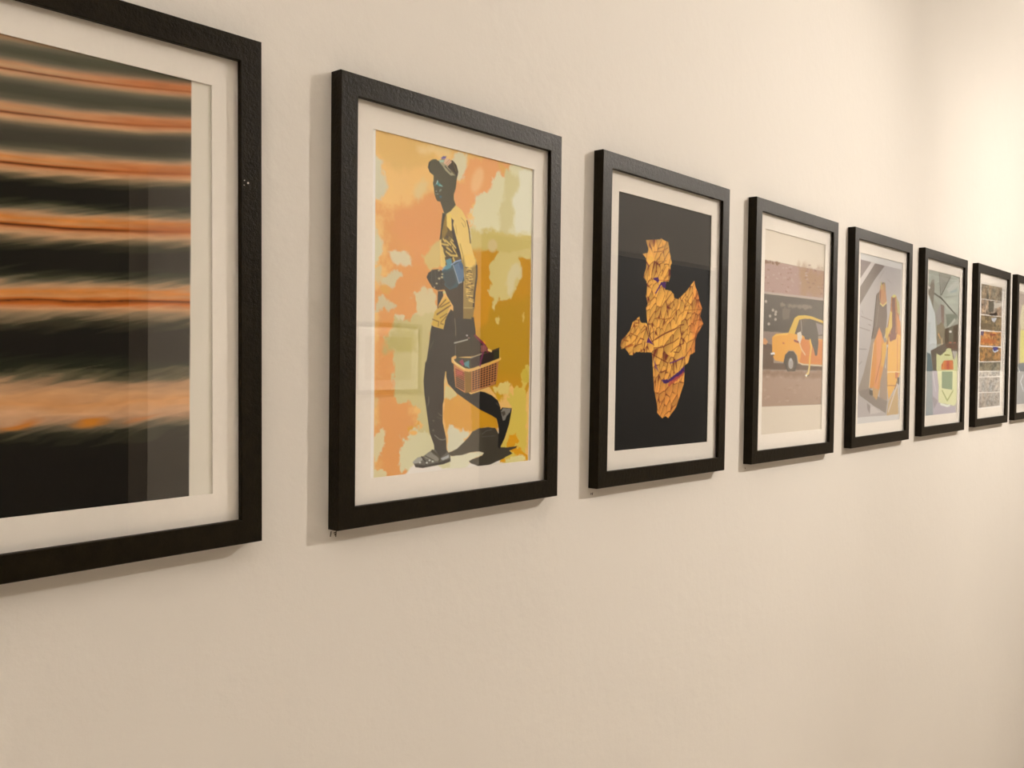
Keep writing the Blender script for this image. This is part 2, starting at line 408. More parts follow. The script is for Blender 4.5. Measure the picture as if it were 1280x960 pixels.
        ['p',[-349,1169,-349,1171,-351,1173,-353,1174,-357,1175,-360,1175,-364,1175,-367,1174,-370,1172,-371,1170,-372,1168,-372,1166,-370,1164,-367,1163,-364,1162,-361,1162,-357,1163,-354,1164,-351,1165,-349,1167],[97,98,86],0.8,0,14,1.0],
        ['p',[-341,1270,-342,1273,-345,1276,-349,1278,-353,1279,-359,1279,-364,1278,-369,1277,-373,1274,-376,1271,-377,1268,-376,1265,-373,1263,-369,1261,-365,1259,-359,1259,-354,1260,-349,1262,-345,1264,-342,1267],[81,82,72],0.8,0,14,1.0],
        ['p',[-645,1585,-584,1540,-498,1528,-372,1477,-334,1465,-152,1486,-98,1555,-97,1611,-189,1632,-496,1650,-608,1637],[89,90,86],0.7,0.3,14,1.0],
        ['p',[-627,1604,-471,1625,-281,1612,-98,1583,-101,1615,-215,1635,-508,1652,-608,1635],[10,10,10],0.7,0,14,1.0],
        ['p',[-639,1585,-584,1547,-516,1540,-510,1572,-571,1595],[165,170,170],0.8,0.6,14,1.0],
        ['p',[-255,1572,-164,1550,-125,1534,-118,1572,-216,1593],[179,188,196],0.7,0.2,14,1.0],
        ['p',[-498,1528,-397,1498,-307,1550,-268,1589,-345,1584,-460,1558],[136,139,132],0.8,0.6,14,1.0],
        ['l',[-523,1535,-472,1584,-459,1621],[10,10,10],1.3,0.7,1.0],
        ['l',[-372,1481,-255,1563,-268,1599],[53,52,30],2.2,0.7,1.0],
        ['l',[-473,1529,-345,1584],[31,28,10],0.8,0.7,1.0],
        ['p',[-434,1603,-435,1606,-437,1608,-440,1609,-444,1610,-449,1610,-454,1610,-458,1608,-461,1606,-463,1604,-464,1601,-463,1598,-461,1596,-458,1595,-454,1594,-449,1594,-444,1594,-440,1596,-437,1598,-435,1600],[212,220,221],0.8,0,14,1.0],
        ['p',[-349,1596,-350,1598,-352,1600,-355,1602,-359,1603,-364,1603,-369,1602,-373,1601,-376,1598,-379,1596,-379,1593,-379,1591,-377,1589,-373,1587,-369,1586,-364,1586,-360,1587,-355,1588,-352,1590,-350,1593],[212,221,222],0.8,0,14,1.0],
        ['p',[-532,1593,-533,1596,-535,1598,-538,1599,-542,1600,-546,1600,-551,1600,-555,1598,-558,1596,-561,1594,-561,1591,-561,1589,-559,1586,-555,1585,-551,1584,-547,1584,-542,1585,-538,1586,-535,1588,-533,1591],[213,220,221],0.8,0,14,1.0],
        ['p',[-394,1580,-395,1583,-397,1585,-400,1587,-404,1588,-409,1588,-413,1587,-418,1585,-421,1583,-423,1581,-424,1578,-423,1576,-421,1574,-418,1572,-414,1571,-409,1571,-404,1572,-400,1573,-397,1575,-395,1578],[213,221,222],0.8,0,14,1.0],
        ['p',[-334,1465,-159,1476,-158,1513,-255,1563,-295,1514],[10,10,10],0.7,0,14,1.0],
        ['p',[-255,-1008,-79,-1123,37,-1072,126,-969,179,-726,261,-538,282,-492,27,-470,-49,-398,-275,-445,-292,-711,-272,-902],[244,218,130],0.6,0,14,1.0],
        ['p',[-255,-1008,-199,-996,-208,-936,-188,-872,-131,-833,-94,-844,-54,-755,-5,-641,45,-539,46,-485,-201,-465,-259,-642,-269,-733,-292,-724,-272,-902],[89,72,10],0.8,0.3,14,1.0],
        ['p',[-255,-1008,-209,-1007,-244,-905,-279,-732,-292,-724,-267,-915],[10,10,10],0.7,0,14,1.0],
        ['p',[-218,-980,-190,-990,-188,-872,-169,-829,-233,-737,-260,-734,-262,-825],[143,118,39],1,0.4,14,1.0],
        ['p',[-190,-984,-134,-1023,-114,-973,-132,-918,-122,-841,-179,-874,-194,-937],[247,223,116],0.7,0,14,1.0],
        ['p',[-124,-972,-86,-950,-95,-903,-55,-795,25,-604,45,-539,-13,-580,-73,-701,-112,-822],[20,10,10],0.8,0,14,1.0],
        ['l',[-209,-726,-129,-685],[235,208,109],1.6,0.8,0.85],
        ['l',[-158,-758,-92,-732],[234,207,109],1.6,0.8,0.85],
        ['l',[-100,-665,-33,-578],[235,208,109],1.6,0.8,0.85],
        ['l',[-194,-610,-127,-576,-33,-578],[234,207,109],1.6,0.8,0.85],
        ['l',[-259,-649,-211,-555],[234,207,109],1.6,0.8,0.85],
        ['l',[-260,-682,-167,-678],[235,208,109],1.6,0.8,0.85],
        ['l',[-185,-650,-109,-618],[234,207,109],1.6,0.8,0.85],
        ['l',[-89,-553,-70,-515],[234,208,109],1.6,0.8,0.85],
        ['l',[-242,-736,-214,-712],[235,208,109],1.6,0.8,0.85],
        ['l',[-130,-721,-53,-663],[235,208,109],1.6,0.8,0.85],
        ['l',[-259,-669,-166,-612],[10,10,10],1.2,0.7,0.9],
        ['l',[-128,-642,-52,-597],[10,10,10],1.2,0.7,0.9],
        ['l',[-249,-624,-202,-569],[10,10,10],1.2,0.7,0.9],
        ['l',[-202,-543,-108,-558],[10,10,10],1.2,0.7,0.9],
        ['l',[-187,-768,-130,-747],[10,10,10],1.2,0.7,0.9],
        ['l',[-92,-751,-14,-627],[10,10,10],1.2,0.7,0.9],
        ['p',[-277,-641,-250,-650,-201,-491,-229,-462,-257,-512],[237,213,123],0.8,0,14,1.0],
        ['l',[28,-991,87,-951,97,-905],[149,124,59],0.5,0.7,0.9],
        ['l',[34,-938,73,-896],[149,124,59],0.5,0.7,0.9],
        ['l',[116,-968,147,-884,174,-739],[39,10,10],1.4,0.7,1.0],
        ['l',[-57,-901,-36,-810],[203,172,75],0.8,0.7,1.0],
        ['l',[13,-709,54,-606,74,-515],[191,163,65],1.2,0.7,1.0],
        ['p',[63,-599,260,-577,287,-504,289,-382,256,-223,249,-39,226,64,74,84,76,-118,86,-387,45,-504],[164,141,75],0.7,0,14,1.0],
        ['p',[63,-599,200,-612,266,-564,261,-509,163,-460,104,-469],[247,217,117],3,0,14,1.0],
        ['l',[277,-497,279,-381,247,-196,234,-39],[10,10,10],2.6,0.7,0.9],
        ['l',[118,-475,203,-489],[247,223,131],0.9,0.7,0.85],
        ['l',[95,-467,144,-466],[52,10,10],0.9,0.7,0.85],
        ['l',[135,-461,174,-458],[222,189,102],0.9,0.7,0.85],
        ['l',[132,-454,193,-454],[247,223,131],0.9,0.7,0.85],
        ['l',[133,-443,176,-437],[53,10,10],0.9,0.7,0.85],
        ['l',[116,-441,148,-450],[222,189,101],0.9,0.7,0.85],
        ['l',[154,-426,184,-419],[247,222,131],0.9,0.7,0.85],
        ['l',[124,-423,194,-420],[52,10,10],0.9,0.7,0.85],
        ['l',[156,-413,193,-402],[223,189,102],0.9,0.7,0.85],
        ['l',[142,-404,208,-404],[247,222,132],0.9,0.7,0.85],
        ['l',[144,-394,194,-397],[52,10,10],0.9,0.7,0.85],
        ['l',[123,-391,206,-406],[222,189,102],0.9,0.7,0.85],
        ['l',[113,-385,194,-374],[247,222,131],0.9,0.7,0.85],
        ['l',[151,-374,187,-360],[53,10,10],0.9,0.7,0.85],
        ['l',[141,-362,203,-374],[222,188,101],0.9,0.7,0.85],
        ['l',[112,-357,157,-347],[247,222,131],0.9,0.7,0.85],
        ['l',[114,-353,154,-342],[52,10,10],0.9,0.7,0.85],
        ['l',[109,-334,175,-327],[222,188,101],0.9,0.7,0.85],
        ['l',[156,-340,218,-351],[247,222,131],0.9,0.7,0.85],
        ['l',[132,-322,187,-327],[52,10,10],0.9,0.7,0.85],
        ['l',[117,-317,195,-311],[222,189,101],0.9,0.7,0.85],
        ['l',[144,-315,182,-303],[247,222,131],0.9,0.7,0.85],
        ['l',[156,-297,209,-302],[53,10,10],0.9,0.7,0.85],
        ['l',[107,-293,183,-296],[222,188,101],0.9,0.7,0.85],
        ['l',[164,-284,237,-284],[247,221,131],0.9,0.7,0.85],
        ['l',[136,-282,214,-294],[52,10,10],0.9,0.7,0.85],
        ['l',[142,-272,220,-285],[222,188,101],0.9,0.7,0.85],
        ['l',[159,-266,191,-260],[247,221,130],0.9,0.7,0.85],
        ['l',[117,-254,163,-250],[52,10,10],0.9,0.7,0.85],
        ['l',[105,-239,190,-231],[221,187,101],0.9,0.7,0.85],
        ['l',[129,-233,186,-234],[247,221,131],0.9,0.7,0.85],
        ['l',[150,-227,222,-234],[53,10,10],0.9,0.7,0.85],
        ['l',[106,-220,159,-222],[222,188,101],0.9,0.7,0.85],
        ['l',[117,-208,182,-214],[247,221,131],0.9,0.7,0.85],
        ['l',[148,-203,182,-200],[52,10,10],0.9,0.7,0.85],
        ['l',[108,-194,168,-197],[222,189,101],0.9,0.7,0.85],
        ['l',[142,-184,178,-175],[247,222,131],0.9,0.7,0.85],
        ['l',[140,-182,177,-175],[53,10,10],0.9,0.7,0.85],
        ['l',[119,-170,192,-162],[222,189,102],0.9,0.7,0.85],
        ['l',[130,-167,212,-166],[247,222,131],0.9,0.7,0.85],
        ['l',[158,-157,219,-147],[53,10,10],0.9,0.7,0.85],
        ['l',[132,-147,182,-141],[222,189,102],0.9,0.7,0.85],
        ['l',[110,-133,193,-134],[247,222,131],0.9,0.7,0.85],
        ['l',[112,-133,172,-142],[53,10,10],0.9,0.7,0.85],
        ['l',[162,-119,232,-123],[223,189,101],0.9,0.7,0.85],
        ['l',[159,-112,235,-100],[247,222,131],0.9,0.7,0.85],
        ['p',[77,-24,239,-25,226,84,231,84,64,84],[147,125,65],0.8,0,14,1.0],
        ['l',[82,-31,239,-39],[203,182,116],0.7,0.7,1.0],
        ['p',[-317,-193,-216,-206,-177,-143,-82,-42,-80,90,74,84,76,-386,26,-542,-51,-522,-200,-444,-274,-392],[39,28,10],0.7,0,14,1.0],
        ['p',[-312,-187,-234,-192,-233,-139,-297,-44,-319,3,-316,-128],[10,10,10],0.7,0,14,1.0],
        ['p',[-260,-406,-201,-450,-126,-476,26,-542,65,-486,87,-320,10,-288,-28,-245,-141,-211,-207,-246,-254,-308],[31,81,101],0.8,0,14,1.0],
        ['p',[-202,-522,-127,-542,-107,-491,-125,-443,-182,-425,-237,-427,-182,-471],[81,154,180],0.7,0.4,14,1.0],
        ['p',[-79,-474,26,-529,66,-452,77,-366,44,-297,1,-287,-49,-390],[81,125,171],0.7,0,14,1.0],
        ['p',[-3,-513,45,-511,70,-453,37,-437,7,-474],[53,98,152],1,0,14,1.0],
        ['l',[-117,-477,-51,-516,26,-539],[149,180,226],1.1,0.7,1.0],
        ['l',[-88,-473,-39,-377,0,-290],[158,183,205],0.9,0.7,1.0],
        ['l',[-256,-406,-210,-443],[119,171,204],1.0,0.7,1.0],
        ['p',[-246,-394,-87,-426,-38,-298,-122,-225,-198,-247],[20,57,70],2,0.4,14,1.0],
        ['l',[0,-290,44,-307],[149,168,186],1.0,0.7,1.0],
        ['p',[-481,-317,-455,-364,-393,-405,-320,-411,-256,-400,-245,-342,-207,-285,-235,-231,-317,-196,-399,-220,-454,-281],[10,10,10],0.7,0.3,14,1.0],
        ['l',[-402,-394,-409,-284,-372,-222],[52,62,53],1.3,0.7,0.8],
        ['l',[-356,-385,-346,-302],[52,62,53],1.3,0.7,0.8],
        ['l',[-384,-396,-372,-248],[10,10,10],0.8,0.7,1.0],
        ['p',[-278,-320,-279,-316,-281,-313,-285,-311,-290,-309,-296,-308,-301,-308,-306,-309,-310,-311,-312,-314,-313,-317,-313,-320,-310,-323,-306,-326,-301,-327,-296,-328,-290,-328,-286,-327,-282,-325,-279,-323],[185,179,145],0.8,0,14,1.0],
        ['p',[-318,-265,-318,-262,-320,-260,-323,-258,-327,-256,-332,-256,-336,-256,-340,-257,-343,-258,-345,-260,-346,-263,-345,-265,-343,-267,-340,-269,-336,-271,-332,-272,-327,-272,-324,-271,-320,-269,-318,-267],[185,179,145],0.8,0,14,1.0],
        ['p',[-237,-336,-238,-333,-240,-330,-244,-327,-249,-325,-254,-324,-260,-324,-265,-326,-269,-327,-271,-330,-272,-333,-271,-336,-269,-339,-265,-342,-260,-344,-255,-344,-249,-344,-244,-343,-240,-341,-238,-339],[185,180,145],0.8,0,14,1.0],
        ['p',[-353,-223,-353,-221,-354,-220,-357,-218,-360,-217,-363,-216,-366,-217,-369,-217,-371,-218,-373,-220,-373,-222,-373,-224,-372,-225,-369,-227,-366,-228,-363,-228,-360,-228,-357,-228,-355,-227,-353,-225],[185,179,145],0.8,0,14,1.0],
        ['p',[-236,-369,-237,-366,-239,-364,-242,-362,-246,-360,-250,-359,-255,-359,-259,-360,-262,-362,-264,-364,-265,-366,-264,-369,-262,-371,-259,-373,-255,-375,-251,-375,-246,-375,-242,-375,-239,-373,-237,-371],[185,179,145],0.8,0,14,1.0],
        ['p',[-287,-404,-288,-401,-290,-399,-293,-397,-297,-395,-301,-395,-306,-395,-310,-395,-313,-397,-315,-399,-316,-401,-315,-404,-313,-406,-310,-408,-306,-410,-302,-411,-297,-411,-293,-410,-290,-408,-288,-406],[185,179,144],0.8,0,14,1.0],
        ['p',[-196,-135,-149,-112,-120,-54,-157,1,-193,56,-230,83,-332,62,-288,-58],[229,193,84],0.7,0,14,1.0],
        ['p',[-359,32,-287,-24,-138,-38,-174,63,-202,116,-210,156,-228,209,-398,173,-377,104],[218,188,80],0.7,0,14,1.0],
        ['l',[-305,-11,-196,-102],[89,45,10],1.2,0.7,0.85],
        ['l',[-323,55,-120,-47],[88,45,10],1.2,0.7,0.85],
        ['l',[-269,-20,-139,-79],[88,45,10],1.2,0.7,0.85],
        ['l',[-323,63,-157,-31],[106,67,10],1.0,0.7,0.85],
        ['l',[-276,93,-175,43],[106,67,10],1.0,0.7,0.85],
        ['l',[-266,139,-184,70],[106,68,10],1.0,0.7,0.85],
        ['l',[-386,111,-294,133,-303,179],[107,68,10],1.0,0.7,0.85],
        ['l',[-266,152,-229,157],[106,68,10],1.0,0.7,0.85],
        ['p',[-197,-180,-198,-175,-201,-170,-205,-167,-211,-164,-218,-163,-224,-163,-230,-165,-235,-168,-238,-172,-239,-177,-238,-182,-235,-186,-231,-190,-225,-192,-218,-193,-212,-193,-206,-191,-201,-188,-198,-184],[212,210,145],0.8,0,14,1.0],
        ['l',[-56,91,-40,196,-39,270],[136,132,106],0.8,0.7,0.8],
        ['p',[201,66,241,64,273,220,274,254,215,317],[10,10,10],0.7,0,14,1.0],
        ['p',[204,249,274,261,376,340,469,394,480,435,218,493],[45,33,10],0.7,0,14,1.0],
        ['l',[-57,350,39,331,146,308],[185,188,181],1.1,0.7,1.0],
        ['p',[150,264,150,267,147,269,144,271,140,273,135,273,131,273,126,272,123,270,121,268,120,265,121,262,123,260,126,258,130,257,135,256,140,256,144,257,147,259,150,262],[185,183,193],0.8,0,14,1.0],
        ['p',[183,290,182,293,179,296,176,298,171,299,165,300,160,299,155,298,151,296,148,294,147,291,148,289,151,286,155,284,160,283,165,282,170,283,175,284,179,285,182,288],[135,108,105],0.8,0,14,1.0],
        ['l',[-42,376,-40,503],[110,108,94],0.6,0.7,1.0],
        ['p',[-94,524,-47,497,147,521,186,507,665,397,683,516,647,559,629,727,609,797,272,876,153,880,-42,824,-65,590],[83,67,40],0.6,0,14,1.0],
        ['p',[-37,503,196,507,198,630,100,616,-27,550],[53,57,39],0.8,0,14,1.0],
        ['p',[196,507,665,404,667,502,511,559,368,595,208,623],[36,14,10],0.7,0,14,1.0],
        ['p',[571,433,666,407,662,495,573,524],[47,48,10],2,0,14,1.0],
        ['l',[196,507,325,472,386,454],[171,168,147],0.8,0.7,1.0],
        ['l',[406,450,529,427,665,390],[10,10,10],0.9,0.7,1.0],
        ['l',[671,404,673,509],[220,188,55],0.9,0.7,1.0],
        ['p',[16,549,69,522,99,576,80,603],[150,45,89],0.7,0.5,14,1.0],
        ['p',[89,562,167,541,178,616,109,596],[85,154,168],1,0.4,14,1.0],
        ['p',[-65,577,110,630,123,860,114,886,-33,817,-54,697],[205,139,81],0.6,0,14,1.0],
        ['p',[100,630,218,630,212,881,118,887],[145,109,40],0.7,0,14,1.0],
        ['p',[208,630,657,530,629,741,598,797,212,888],[191,128,72],0.6,0,14,1.0],
        ['l',[233,659,251,654],[24,10,10],1.3,0.4,0.95],
        ['l',[278,649,296,643],[24,10,10],1.3,0.4,0.95],
        ['l',[322,638,340,633],[23,10,10],1.3,0.4,0.95],
        ['l',[367,627,385,622],[23,10,10],1.3,0.4,0.95],
        ['l',[412,617,430,611],[23,10,10],1.3,0.4,0.95],
        ['l',[457,606,475,600],[23,10,10],1.3,0.4,0.95],
        ['l',[503,595,521,590],[23,10,10],1.3,0.4,0.95],
        ['l',[548,584,567,579],[23,10,10],1.3,0.4,0.95],
        ['l',[595,573,613,568],[23,10,10],1.3,0.4,0.95],
        ['l',[234,683,252,677],[24,10,10],1.3,0.4,0.95],
        ['l',[278,673,296,667],[24,10,10],1.3,0.4,0.95],
        ['l',[322,662,340,657],[23,10,10],1.3,0.4,0.95],
        ['l',[366,652,385,647],[23,10,10],1.3,0.4,0.95],
        ['l',[411,642,430,636],[23,10,10],1.3,0.4,0.95],
        ['l',[456,631,475,626],[23,10,10],1.3,0.4,0.95],
        ['l',[502,621,520,615],[23,10,10],1.3,0.4,0.95],
        ['l',[547,610,566,605],[23,10,10],1.3,0.4,0.95],
        ['l',[593,600,612,594],[23,10,10],1.3,0.4,0.95],
        ['l',[234,706,252,701],[24,10,10],1.3,0.4,0.95],
        ['l',[278,697,296,691],[24,10,10],1.3,0.4,0.95],
        ['l',[322,687,340,681],[23,10,10],1.3,0.4,0.95],
        ['l',[366,677,384,671],[23,10,10],1.3,0.4,0.95],
        ['l',[411,667,429,661],[23,10,10],1.3,0.4,0.95],
        ['l',[456,657,474,651],[23,10,10],1.3,0.4,0.95],
        ['l',[501,646,519,641],[23,10,10],1.3,0.4,0.95],
        ['l',[546,636,565,631],[23,10,10],1.3,0.4,0.95],
        ['l',[592,626,611,620],[23,10,10],1.3,0.4,0.95],
        ['l',[234,730,252,725],[24,10,10],1.3,0.4,0.95],
        ['l',[278,720,296,715],[24,10,10],1.3,0.4,0.95],
        ['l',[322,711,340,705],[23,10,10],1.3,0.4,0.95],
        ['l',[366,701,384,696],[23,10,10],1.3,0.4,0.95],
        ['l',[410,692,429,686],[23,10,10],1.3,0.4,0.95],
        ['l',[455,682,473,676],[23,10,10],1.3,0.4,0.95],
        ['l',[500,672,518,666],[23,10,10],1.3,0.4,0.95],
        ['l',[545,662,564,657],[23,10,10],1.3,0.4,0.95],
        ['l',[591,652,609,647],[23,10,10],1.3,0.4,0.95],
        ['l',[235,754,252,748],[24,10,10],1.3,0.4,0.95],
        ['l',[278,744,296,739],[24,10,10],1.3,0.4,0.95],
        ['l',[322,735,340,730],[24,10,10],1.3,0.4,0.95],
        ['l',[366,726,384,720],[23,10,10],1.3,0.4,0.95],
        ['l',[410,716,428,711],[23,10,10],1.3,0.4,0.95],
        ['l',[454,707,473,702],[23,10,10],1.3,0.4,0.95],
        ['l',[499,698,517,692],[23,10,10],1.3,0.4,0.95],
        ['l',[544,688,563,683],[23,10,10],1.3,0.4,0.95],
        ['l',[589,678,608,673],[23,10,10],1.3,0.4,0.95],
        ['l',[235,777,253,772],[24,10,10],1.3,0.4,0.95],
        ['l',[278,768,296,763],[24,10,10],1.3,0.4,0.95],
        ['l',[321,759,340,754],[23,10,10],1.3,0.4,0.95],
        ['l',[365,750,383,745],[23,10,10],1.3,0.4,0.95],
        ['l',[409,741,428,736],[23,10,10],1.3,0.4,0.95],
        ['l',[453,732,472,727],[23,10,10],1.3,0.4,0.95],
        ['l',[498,723,517,718],[23,10,10],1.3,0.4,0.95],
        ['l',[543,714,562,708],[23,10,10],1.3,0.4,0.95],
        ['l',[588,705,607,699],[23,10,10],1.3,0.4,0.95],
        ['l',[235,801,253,796],[24,10,10],1.3,0.4,0.95],
        ['l',[278,792,296,787],[24,10,10],1.3,0.4,0.95],
        ['l',[321,784,339,778],[23,10,10],1.3,0.4,0.95],
        ['l',[365,775,383,770],[23,10,10],1.3,0.4,0.95],
        ['l',[409,766,427,761],[23,10,10],1.3,0.4,0.95],
        ['l',[453,758,471,752],[23,10,10],1.3,0.4,0.95],
        ['l',[497,749,516,743],[23,10,10],1.3,0.4,0.95],
        ['l',[542,740,560,734],[23,10,10],1.3,0.4,0.95],
        ['l',[587,731,605,726],[23,10,10],1.3,0.4,0.95],
        ['l',[235,824,253,819],[24,10,10],1.3,0.4,0.95],
        ['l',[278,816,296,811],[24,10,10],1.3,0.4,0.95],
        ['l',[321,808,339,803],[23,10,10],1.3,0.4,0.95],
        ['l',[365,800,383,794],[23,10,10],1.3,0.4,0.95],
        ['l',[408,791,427,786],[23,10,10],1.3,0.4,0.95],
        ['l',[452,783,471,777],[23,10,10],1.3,0.4,0.95],
        ['l',[496,774,515,769],[23,10,10],1.3,0.4,0.95],
        ['l',[541,766,559,760],[23,10,10],1.3,0.4,0.95],
        ['l',[585,757,604,752],[23,10,10],1.3,0.4,0.95],
        ['l',[236,848,254,843],[24,10,10],1.3,0.4,0.95],
        ['l',[278,840,296,835],[24,10,10],1.3,0.4,0.95],
        ['l',[321,832,339,827],[23,10,10],1.3,0.4,0.95],
        ['l',[364,824,383,819],[23,10,10],1.3,0.4,0.95],
        ['l',[408,816,426,811],[23,10,10],1.3,0.4,0.95],
        ['l',[451,808,470,803],[23,10,10],1.3,0.4,0.95],
        ['l',[495,800,514,795],[23,10,10],1.3,0.4,0.95],
        ['l',[-33,630,-11,638],[103,10,10],1.5,0.5,0.8],
        ['l',[2,641,23,649],[103,10,10],1.5,0.5,0.8],
        ['l',[37,653,58,661],[103,10,10],1.5,0.5,0.8],
        ['l',[72,665,94,673],[104,10,10],1.5,0.5,0.8],
        ['l',[-31,652,-10,660],[104,10,10],1.5,0.5,0.8],
        ['l',[3,664,25,672],[104,10,10],1.5,0.5,0.8],
        ['l',[38,675,59,683],[104,10,10],1.5,0.5,0.8],
        ['l',[73,687,94,695],[104,10,10],1.5,0.5,0.8],
        ['l',[-29,674,-8,682],[104,10,10],1.5,0.5,0.8],
        ['l',[5,686,26,694],[104,10,10],1.5,0.5,0.8],
        ['l',[39,698,60,706],[104,10,10],1.5,0.5,0.8],
        ['l',[73,710,95,718],[104,10,10],1.5,0.5,0.8],
        ['l',[-27,696,-6,705],[104,10,10],1.5,0.5,0.8],
        ['l',[6,708,28,716],[104,10,10],1.5,0.5,0.8],
        ['l',[40,720,61,728],[104,10,10],1.5,0.5,0.8],
        ['l',[74,732,95,740],[104,10,10],1.5,0.5,0.8],
        ['l',[-25,719,-4,727],[10,10,10],1.5,0.5,0.8],
        ['l',[8,731,29,739],[10,10,10],1.5,0.5,0.8],
        ['l',[41,743,62,751],[10,10,10],1.5,0.5,0.8],
        ['l',[74,755,96,763],[10,10,10],1.5,0.5,0.8],
        ['l',[-24,741,-2,749],[10,10,10],1.5,0.5,0.8],
        ['l',[9,753,30,761],[10,10,10],1.5,0.5,0.8],
        ['l',[42,765,63,773],[10,10,10],1.5,0.5,0.8],
        ['l',[75,777,96,785],[10,10,10],1.5,0.5,0.8],
        ['l',[-22,763,0,772],[10,10,10],1.5,0.5,0.8],
        ['l',[10,775,32,784],[10,10,10],1.5,0.5,0.8],
        ['l',[43,787,64,796],[10,10,10],1.5,0.5,0.8],
        ['l',[75,799,97,808],[10,10,10],1.5,0.5,0.8],
        ['l',[-20,786,1,794],[10,10,10],1.5,0.5,0.8],
        ['l',[12,798,33,806],[10,10,10],1.5,0.5,0.8],
        ['l',[44,810,65,818],[10,10,10],1.5,0.5,0.8],
        ['l',[76,822,98,830],[10,10,10],1.5,0.5,0.8],
        ['l',[-18,808,3,816],[10,10,10],1.5,0.5,0.8],
        ['l',[13,820,35,828],[10,10,10],1.5,0.5,0.8],
        ['l',[45,832,66,841],[10,10,10],1.5,0.5,0.8],
        ['l',[77,844,98,853],[10,10,10],1.5,0.5,0.8],
        ['p',[-36,623,71,650,81,697,-25,697],[225,105,102],4,1,14,0.5],
        ['l',[-42,500,-85,517,-84,544,2,590,100,633,169,642,238,633,358,602,490,570],[237,195,117],2.7,0.7,1.0],
        ['l',[490,572,532,556,657,523,683,509],[241,200,101],2.3,0.7,1.0],
        ['l',[-75,524,-46,563,100,623],[247,232,162],1.0,0.7,1.0],
        ['l',[262,261,323,300,405,347,457,401,473,435],[121,15,55],2.4,0.7,1.0],
        ['l',[405,353,406,422,367,519,348,588],[125,44,94],2.2,0.7,1.0],
        ['l',[404,322,425,339],[230,153,28],1.8,0.7,1.0],
        ['p',[364,375,446,380,457,428,365,437],[165,104,97],1,1,14,0.7],
        ['l',[483,414,529,427],[247,217,130],2.0,0.7,1.0],
        ['p',[-393,-1401,-392,-1323,-401,-1296,-386,-1247,-376,-1184,-358,-1148,-335,-1119,-289,-1118,-265,-1076,-237,-1034,-208,-998,-134,-1041,-60,-1116,-89,-1172,-90,-1224,-62,-1288,-45,-1403,-27,-1472,-66,-1545,-114,-1576,-180,-1572,-272,-1563,-327,-1540,-406,-1398],[62,64,42],0.6,0,14,1.0],
        ['p',[-289,-1118,-60,-1116,-88,-1086,-190,-1014,-217,-978,-265,-1069],[63,64,43],0.6,0,14,1.0],
        ['p',[-474,-1445,-462,-1499,-408,-1541,-354,-1550,-318,-1529,-234,-1478,-140,-1414,-288,-1365,-388,-1376,-442,-1399],[62,64,42],0.6,0,14,1.0],
        ['p',[-474,-1445,-462,-1499,-426,-1530,-444,-1482,-452,-1436,-406,-1386,-447,-1402],[10,10,10],1,0,14,1.0],
        ['p',[-197,-1497,-114,-1576,-57,-1540,-27,-1472,-45,-1403,-74,-1431,-140,-1440],[38,27,10],0.8,0.4,14,1.0],
        ['p',[-318,-1535,-254,-1553,-197,-1503,-140,-1454,-74,-1425,-140,-1414,-234,-1471],[165,161,134],0.8,0.5,14,1.0],
        ['l',[-225,-1499,-140,-1447],[10,10,10],1.0,0.7,1.0],
        ['l',[-141,-1473,-74,-1431],[113,105,73],0.9,0.7,1.0],
        ['l',[-104,-1558,-56,-1467],[93,83,38],0.8,0.7,1.0],
        ['p',[-295,-1572,-254,-1606,-208,-1603,-226,-1570,-272,-1556],[101,95,173],0.8,0.5,14,1.0],
        ['p',[-318,-1542,-263,-1558,-217,-1565,-253,-1533,-299,-1529],[173,213,196],0.8,0.4,14,1.0],
        ['p',[-226,-1570,-180,-1585,-123,-1561,-188,-1505,-244,-1528],[228,200,172],0.8,0.4,14,1.0],
        ['l',[-216,-1526,-161,-1578],[173,75,63],0.5,0.7,0.8],
        ['l',[-197,-1516,-137,-1569],[172,75,63],0.5,0.7,0.8],
        ['p',[-378,-1274,-333,-1332,-305,-1311,-259,-1292,-277,-1276,-314,-1271,-351,-1285],[57,136,139],0.7,0.5,14,1.0],
        ['l',[-333,-1329,-346,-1298],[202,235,234],0.7,0.7,1.0],
        ['l',[-305,-1291,-264,-1284],[148,194,190],0.7,0.7,1.0],
        ['p',[-273,-1244,-274,-1242,-275,-1240,-278,-1239,-282,-1238,-286,-1237,-290,-1236,-293,-1237,-296,-1237,-298,-1239,-299,-1240,-298,-1242,-296,-1244,-294,-1245,-290,-1247,-286,-1248,-282,-1248,-278,-1248,-276,-1247,-274,-1246],[148,166,152],0.8,0,14,1.0],
        ['p',[-290,-1229,-291,-1227,-292,-1226,-294,-1225,-297,-1224,-299,-1223,-302,-1223,-305,-1223,-307,-1224,-308,-1225,-309,-1226,-308,-1227,-307,-1228,-305,-1230,-302,-1231,-300,-1231,-297,-1231,-294,-1231,-292,-1231,-291,-1230],[148,166,152],0.8,0,14,1.0],
        ['p',[-340,-1221,-341,-1220,-342,-1219,-344,-1218,-347,-1217,-350,-1216,-352,-1216,-355,-1216,-357,-1217,-358,-1218,-359,-1219,-358,-1220,-357,-1221,-355,-1222,-353,-1223,-350,-1224,-347,-1224,-344,-1224,-342,-1223,-341,-1223],[148,166,153],0.8,0,14,1.0],
        ['p',[-321,-1195,-321,-1194,-323,-1192,-325,-1191,-328,-1190,-331,-1189,-334,-1189,-337,-1189,-339,-1190,-341,-1191,-342,-1192,-341,-1194,-340,-1195,-337,-1196,-334,-1197,-331,-1198,-328,-1198,-325,-1198,-323,-1197,-321,-1196],[148,166,152],0.8,0,14,1.0],
